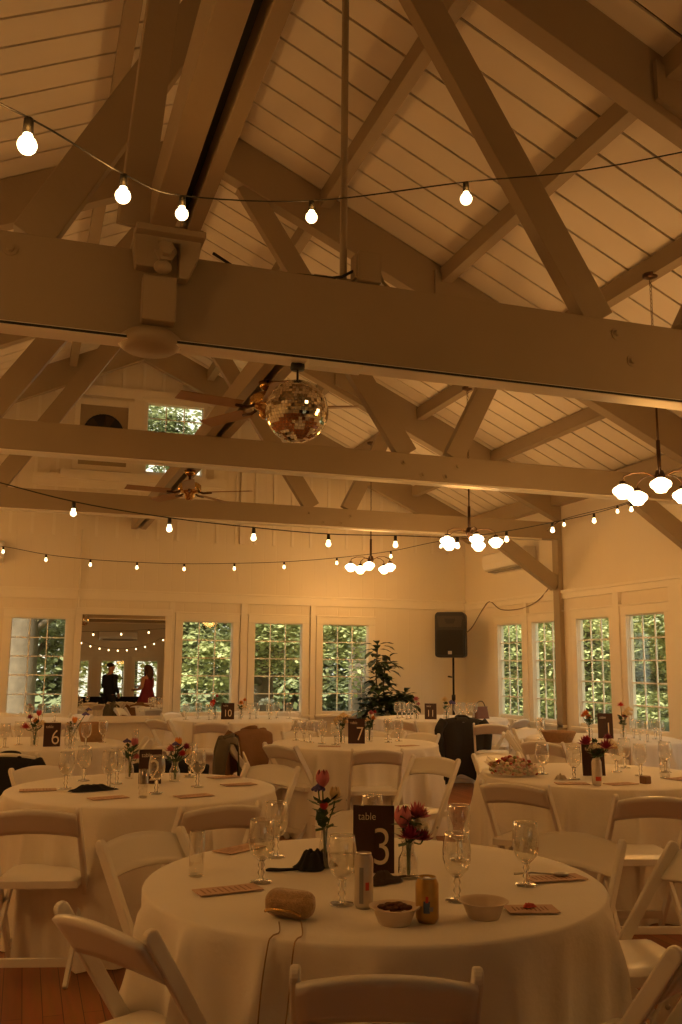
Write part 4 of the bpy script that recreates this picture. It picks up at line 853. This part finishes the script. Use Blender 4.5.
t = thing('corner_pole', (4.96, 13.6, 0), 0, 'thin pale vertical posts behind the plant', 'stand')
for dx in (-.03, .03): MB().tube([(dx, 0, 0), (dx, 0, 1.45)], .008).build('post', WHITEP, t, True)
MB().box(-.12, .12, -.12, .12, 0, .02).build('base', WHITEP, t)
# ------------------------------------------------------------------ people (seen in the wall mirror)
SKIN = mat('skin', (.55, .30, .19), .5, var=.05)
def skin_mesh(name, joints, edges, m, parent, sub=2):
    me = bpy.data.meshes.new(name); me.from_pydata([j[0] for j in joints], edges, []); o = bpy.data.objects.new(name, me); COL.objects.link(o); o.parent = parent
    md = o.modifiers.new('skin', 'SKIN'); me.materials.append(m)
    sl = me.skin_vertices[0].data if me.skin_vertices else None
    if sl is None:
        import bmesh
        bm = bmesh.new(); bm.from_mesh(me); bm.verts.layers.skin.verify(); bm.to_mesh(me); bm.free(); sl = me.skin_vertices[0].data
    for i, j in enumerate(joints): r = j[1]; sl[i].radius = r if isinstance(r, tuple) else (r, r); sl[i].use_root = (i == 0)
    s = o.modifiers.new('sub', 'SUBSURF'); s.levels = sub; s.render_levels = sub; md.use_smooth_shade = True
    return o
def person(loc, rz, label, male, s, top_m, leg_m, hair_m, lab_b=None):
    t = thing('person', loc, rz, label, 'person'); t.scale = (s * 1.15, s * 1.15, s)
    # facing -Y locally; units in metres for 1.78 m
    sh = .20 if male else .165; hip = .10
    J = [((0, 0, .98), (.14, .10)), ((0, 0, 1.12), (.12, .085)), ((0, 0, 1.28), (.14, .09)), ((0, 0, 1.42), (.12, .07)), ((0, -.01, 1.51), .055), ((0, -.02, 1.57), .055), ((0, -.03, 1.63), (.075, .09)), ((0, -.025, 1.70), (.072, .088)), ((0, -.02, 1.745), (.045, .06))]
    E_ = [(i, i + 1) for i in range(8)]
    def limb(pts, root):
        k = len(J)
        for i, p in enumerate(pts): J.append(p); E_.append((root if i == 0 else k + i - 1, k + i))
        return len(J) - 1
    for sg in (-1, 1):
        limb([((sg * hip, 0, .90), .095), ((sg * (hip + .01), -.01, .50), .062), ((sg * (hip + .015), .01, .28), .055), ((sg * (hip + .015), .02, .08), .040), ((sg * (hip + .02), -.05, .035), (.042, .03)), ((sg * (hip + .03), -.15, .025), (.038, .022))], 0)
        if sg < 0 or male:
            bend = .25 if sg < 0 else .04
            wr = limb([((sg * sh, 0, 1.42), .058), ((sg * (sh + .03), .01, 1.26), .05), ((sg * (sh + .05), .01, 1.13), .042), ((sg * (sh + .03), -.05 - bend * .4, 1.02 + bend * .3), .036), ((sg * (sh + .0), -.08 - bend * .8, .92 + bend * .7), .027)], 3)
        else:
            wr = limb([((sg * sh, 0, 1.42), .052), ((sg * (sh + .03), -.01, 1.26), .045), ((sg * (sh + .04), -.02, 1.14), .038), ((sg * (sh - .02), -.14, 1.14), .032), ((sg * (sh - .10), -.22, 1.16), .025)], 3)
        pw = Vector(J[wr][0]); pe = Vector(J[wr - 1][0]); d = (pw - pe).normalized(); sd = d.cross(Vector((1, 0, 0))).normalized()
        palm = pw + d * .05; J.append((tuple(palm), (.032, .02))); E_.append((wr, len(J) - 1)); pi_ = len(J) - 1
        for f_, (o_, l_) in enumerate(((-.027, .06), (-.009, .07), (.009, .066), (.027, .052))):
            a = palm + sd * o_ + d * .03; b_ = a + d * l_ * .5; c_ = b_ + d * l_ * .4 + Vector((-sg * .015, 0, 0))
            limb([(tuple(a), .009), (tuple(b_), .0085), (tuple(c_), .007)], pi_)
        a = pw + d * .02 + sd * -.03 + Vector((-sg * .012, 0, 0)); limb([(tuple(a), .010), (tuple(a + d * .03 - sd * .012), .009), (tuple(a + d * .055 - sd * .014), .008)], wr)
    skin_mesh('body', J, E_, SKIN, t, 2)
    # face details
    fb = MB()
    fb.sphere((0, -.118, 1.655), .014, 7, (.7, 1.0, 1.3)); 
    for sg in (-1, 1): fb.sphere((sg * .078, -.02, 1.665), .022, 7, (.35, .8, 1.2))
    fb.build('nose_and_ears', SKIN, t, True)
    ey = MB()
    for sg in (-1, 1): ey.sphere((sg * .030, -.108, 1.683), .009, 6)
    ey.build('eye', BLACK, t, True); MB().sphere((0, -.108, 1.615), .02, 6, (1.1, .4, .3)).build('mouth', mat('lips', (.42, .12, .10), .5), t, True)
    if male:
        h = MB(); h.sphere((0, .006, 1.722), .088, 12, (.92, 1.08, .72)); h.build('hair', hair_m, t, True)
        jk = [((0, 0, .80), (.20, .16)), ((0, 0, 1.12), (.185, .145)), ((0, 0, 1.28), (.20, .145)), ((0, 0, 1.42), (.165, .12)), ((0, 0, 1.50), (.10, .085))]; je = [(0, 1), (1, 2), (2, 3), (3, 4)]
        for sg in (-1, 1):
            k = len(jk); bend = .25 if sg < 0 else .04
            jk += [((sg * sh, 0, 1.42), .075), ((sg * (sh + .03), .01, 1.26), .066), ((sg * (sh + .05), .01, 1.13), .058), ((sg * (sh + .03), -.05 - bend * .4, 1.02 + bend * .3), .052), ((sg * (sh + .005), -.075 - bend * .7, .94 + bend * .6), .042)]
            je += [(3, k), (k, k + 1), (k + 1, k + 2), (k + 2, k + 3), (k + 3, k + 4)]
        skin_mesh('suit_jacket', jk, je, top_m, t, 2)
        MB().prism([(-.045, 1.46), (.045, 1.46), (.02, 1.18), (-.02, 1.18)], -.142, -.10).build('shirt_front', WHITEP, t); MB().prism([(-.013, 1.45), (.013, 1.45), (.016, 1.2), (0, 1.17), (-.016, 1.2)], -.15, -.14).build('tie', mat('gold_tie', (.35, .2, .06), .5), t)
        lj = [((0, 0, 1.0), (.17, .13)), ((-.10, 0, .88), .105), ((-.11, -.01, .50), .078), ((-.115, .015, .10), .062), ((.10, 0, .88), .105), ((.11, -.01, .50), .078), ((.115, .015, .10), .062)]
        skin_mesh('trousers', lj, [(0, 1), (1, 2), (2, 3), (0, 4), (4, 5), (5, 6)], leg_m, t, 2)
    else:
        h = MB(); h.sphere((0, .005, 1.705), .104, 12, (.92, 1.08, .85)); h.tube([(0, .06, 1.72), (0, .085, 1.60), (.0, .085, 1.48), (0, .075, 1.38)], [.07, .085, .085, .05], 12); h.tube([(-.07, 0, 1.70), (-.085, .0, 1.58), (-.08, -.01, 1.46)], [.03, .04, .025], 8); h.tube([(.07, 0, 1.70), (.085, .0, 1.58), (.08, -.01, 1.46)], [.03, .04, .025], 8); h.build('hair', hair_m, t, True)
        def dress(u, v):
            a = 2 * PI * u; z = 1.46 - v * .98; rx = .125 + .0 * v; prof = [(0, .105), (.12, .165), (.30, .145), (.45, .18), (.7, .26), (1, .33)]
            for (v0, r0_), (v1, r1_) in zip(prof[:-1], prof[1:]):
                if v0 <= v <= v1: r = r0_ + (r1_ - r0_) * (v - v0) / (v1 - v0); break
            w = 1 + .06 * v * math.sin(9 * a); return (r * w * math.cos(a), r * w * .74 * math.sin(a), z)
        MB().grid(dress, 40, 20, closed=True).build('dress', top_m, t, True)
    return t
NAVY = mat('dark_suit', (.012, .014, .022), .8); BURG = mat('burgundy_dress', (.20, .015, .03), .7, var=.15); HAIRB = mat('brown_hair', (.10, .045, .02), .6, var=.2, scale=40); HAIRD = mat('dark_hair', (.03, .015, .008), .6)
person((2.42, -.25, 0), R(62), 'person in a dark suit, standing, reflected at the left of the wall mirror', True, 1.07, NAVY, NAVY, HAIRD)
person((3.50, -.25, 0), R(-40), 'long haired person in a burgundy dress, reflected at the right of the mirror', False, 1.04, BURG, BURG, HAIRB)
# ------------------------------------------------------------------ outside: lawn and trees
LAWN = mat('lawn_grass', (.115, .13, .05), .9, var=.35, scale=.6); LAWN2 = None
o = MB().box(-60, 70, -50, 90, -.5, -.32).build('lawn', LAWN); tag(o, kind='structure')
LEAF = {}
def leafmat(name, c1, c2):
    m, nt = nt_mat(name); b = nt.nodes['Principled BSDF']; b.inputs['Roughness'].default_value = .55
    g = nt.nodes.new('ShaderNodeNewGeometry'); cr = nt.nodes.new('ShaderNodeMix'); cr.data_type = 'RGBA'; cr.inputs[6].default_value = (*c1, 1); cr.inputs[7].default_value = (*c2, 1)
    nt.links.new(g.outputs['Random Per Island'], cr.inputs[0]); nt.links.new(cr.outputs[2], b.inputs['Base Color'])
    tl = nt.nodes.new('ShaderNodeBsdfTranslucent'); nt.links.new(cr.outputs[2], tl.inputs[0]); mx = nt.nodes.new('ShaderNodeMixShader'); mx.inputs[0].default_value = .35
    out = nt.nodes['Material Output']; nt.links.new(b.outputs[0], mx.inputs[1]); nt.links.new(tl.outputs[0], mx.inputs[2]); nt.links.new(mx.outputs[0], out.inputs[0]); return m
LF1 = leafmat('maple_leaf', (.27, .30, .12), (.62, .62, .32)); LF2 = leafmat('dark_leaf', (.13, .15, .07), (.34, .36, .18)); LF3 = leafmat('silver_leaf', (.24, .26, .17), (.52, .53, .36))
TRUNKM = mat('tree_bark', (.15, .105, .07), .9, var=.6, scale=4, bump=1, bscale=14)
def tree(x, y, trunk_r, trunk_h, clumps, m, label, seed, leaf=.11, lean=0, kind='tree'):
    clumps = [c[:6] + (int(c[6] * (1.9 if leaf < .2 and kind == 'tree' else 1.25)),) for c in clumps]
    rnd = random.Random(seed); t = thing('bush' if kind == 'bush' else 'broadleaf_tree', (x, y, -.32), 0, label, kind)
    tr_ = MB(); top = Vector((lean, 0, trunk_h)); tr_.tube(catm([(0, 0, 0), (lean * .2, .05, trunk_h * .4), top], 5), [trunk_r * 1.25] + [trunk_r] * 9 + [trunk_r * .7], 14)
    lf = MB()
    for (cx, cy, cz, rx, ry, rz_, n) in clumps:
        c = Vector((cx, cy, cz)); tr_.tube([Vector((lean * .6, 0, min(trunk_h * .8, cz * .7))), c], [trunk_r * .35, trunk_r * .12], 6)
        subs = [(Vector((rnd.gauss(0, .5) * rx, rnd.gauss(0, .5) * ry, rnd.gauss(0, .5) * rz_)), rnd.uniform(.25, .5)) for _ in range(max(6, n // 90))]
        for i in range(n):
            so, sr = subs[i % len(subs)]; d = Vector((rnd.gauss(0, 1), rnd.gauss(0, 1), rnd.gauss(0, .45))) * sr * min(rx, rz_) * .8; p = c + so + d
            if y > 14 and p.y + y < 14.9: continue
            if x > 7 and p.x + x < 7.6: continue
            a = Vector((rnd.uniform(-1, 1), rnd.uniform(-1, 1), rnd.uniform(-.6, .3))).normalized(); b_ = a.cross(Vector((rnd.uniform(-.5, .5), rnd.uniform(-.5, .5), 1))).normalized(); l = leaf * rnd.uniform(.7, 1.3)
            lf.add([p, p + a * l * .5 + b_ * l * .38, p + a * l, p + a * l * .5 - b_ * l * .38], [(0, 1, 2, 3)])
    tr_.build('trunk', TRUNKM, t, True); lf.build('foliage', m, t, fix=False); return t
tree(-.03, 20.5, .30, 8, [(1.3, 0, 3.3, 1.0, 1.2, .7, 2600), (.5, 1, 2.3, .8, .6, .5, 900), (-1.4, 1, 5.5, 1.6, 1.2, 1.0, 1200), (2.8, -.6, 6.6, 1.3, .8, .9, 2600)], LF2, 'large old tree with a thick grey trunk outside the leftmost window', 1, .115)
tree(5.2, 21, .26, 5, [(-.7, -1.5, 3.4, 1.6, 1.2, .9, 3600), (.6, -2.2, 2.5, 1.7, 1.0, .8, 3600), (-1.3, -1.8, 1.9, 1.0, .9, .5, 1400), (1.2, -1.0, 4.3, 1.8, 1.2, .9, 3000)], LF1, 'bright maple spreading outside the middle far windows', 2, .115)
tree(8.6, 23.5, .42, 7, [(-1.2, -1, 4.4, 1.6, 1.2, .9, 2000), (1.5, -.5, 3.4, 1.4, 1.2, 1.0, 2200), (.6, -2.2, 2.3, .9, .8, .5, 700)], LF2, 'dark trunked tree outside the window behind the plant', 3, .115)
for i, (x, y, w, h, m) in enumerate([(-4, 34, 4, 4.5, LF2), (3.5, 37, 4, 5, LF2), (10, 36, 4, 5.5, LF2), (17, 34, 4, 5, LF2), (24, 30, 4, 5, LF2)]):
    tree(x, y, .3, h, [(0, 0, h * .75, w, 1.5, h * .45, 8000), (0, 0, h * .30, w * 1.0, 1.2, h * .30, 6500)], m, 'dense dark green tree in the background belt, %s counted from the left' % ('first', 'second', 'third', 'fourth', 'fifth')[i], 10 + i, .30)
RT = [(12.0, 18.2, LF1), (12.6, 15.0, LF1), (12.2, 12.3, LF3), (13.0, 9.5, LF3), (12.5, 21.5, LF2), (13.5, 5.5, LF2)]
for i, (x, y, m) in enumerate(RT):
    tree(x, y, .2, 4.2, [(0, 0, 4.0, 1.5, 1.7, 1.2, 3600), (-.6, .2, 2.5, 1.2, 1.5, .8, 3200), (-.5, 0, 1.2, 1.2, 1.5, .7, 2200)], m, 'leafy tree outside the right hand windows, %s counted from the far corner' % ('second', 'third', 'fourth', 'fifth', 'first', 'sixth')[i], 30 + i, .10)
for i, (x, y) in enumerate([(17.5, 20), (18, 14), (18, 8), (16.5, 26)]):
    tree(x, y, .3, 5, [(0, 0, 4.6, 2, 3, 2.0, 4200), (0, 0, 1.6, 2, 3, 1.4, 3200)], LF2, 'dark tree further behind the right hand trees, %s of the row' % ('second', 'third', 'fourth', 'first')[i], 50 + i, .26)
tree(4.0, -10, .3, 5, [(0, 0, 3.6, 7, 1.5, 2.6, 6500)], LF1, 'bright foliage outside the back windows, seen only in the mirror', 60, .28)
tree(-3.0, -11, .3, 5, [(0, 0, 3.6, 4, 1.5, 2.6, 3000)], LF1, 'foliage behind the hall on the left, out of view', 61, .28)
tree(4.6, 31, .15, 2, [(0, 0, 1.7, 3.2, 1, 1.1, 4200), (1, .3, 3.2, 2.6, 1, 1.0, 2600)], LF2, 'low dark tree filling the gap behind the bright maple', 64, .24)
tree(2.6, 15.7, .03, .5, [(0, 0, .95, .35, .25, .25, 260)], LF3, 'small pale bush right outside the second far window', 62, .07, kind='bush')
tree(3.72, 15.7, .03, .5, [(0, 0, 1.10, .42, .25, .20, 420)], leafmat('white_blossom', (.6, .58, .5), (.85, .82, .75)), 'white blossoming bush just outside the middle far window', 63, .07, kind='bush')
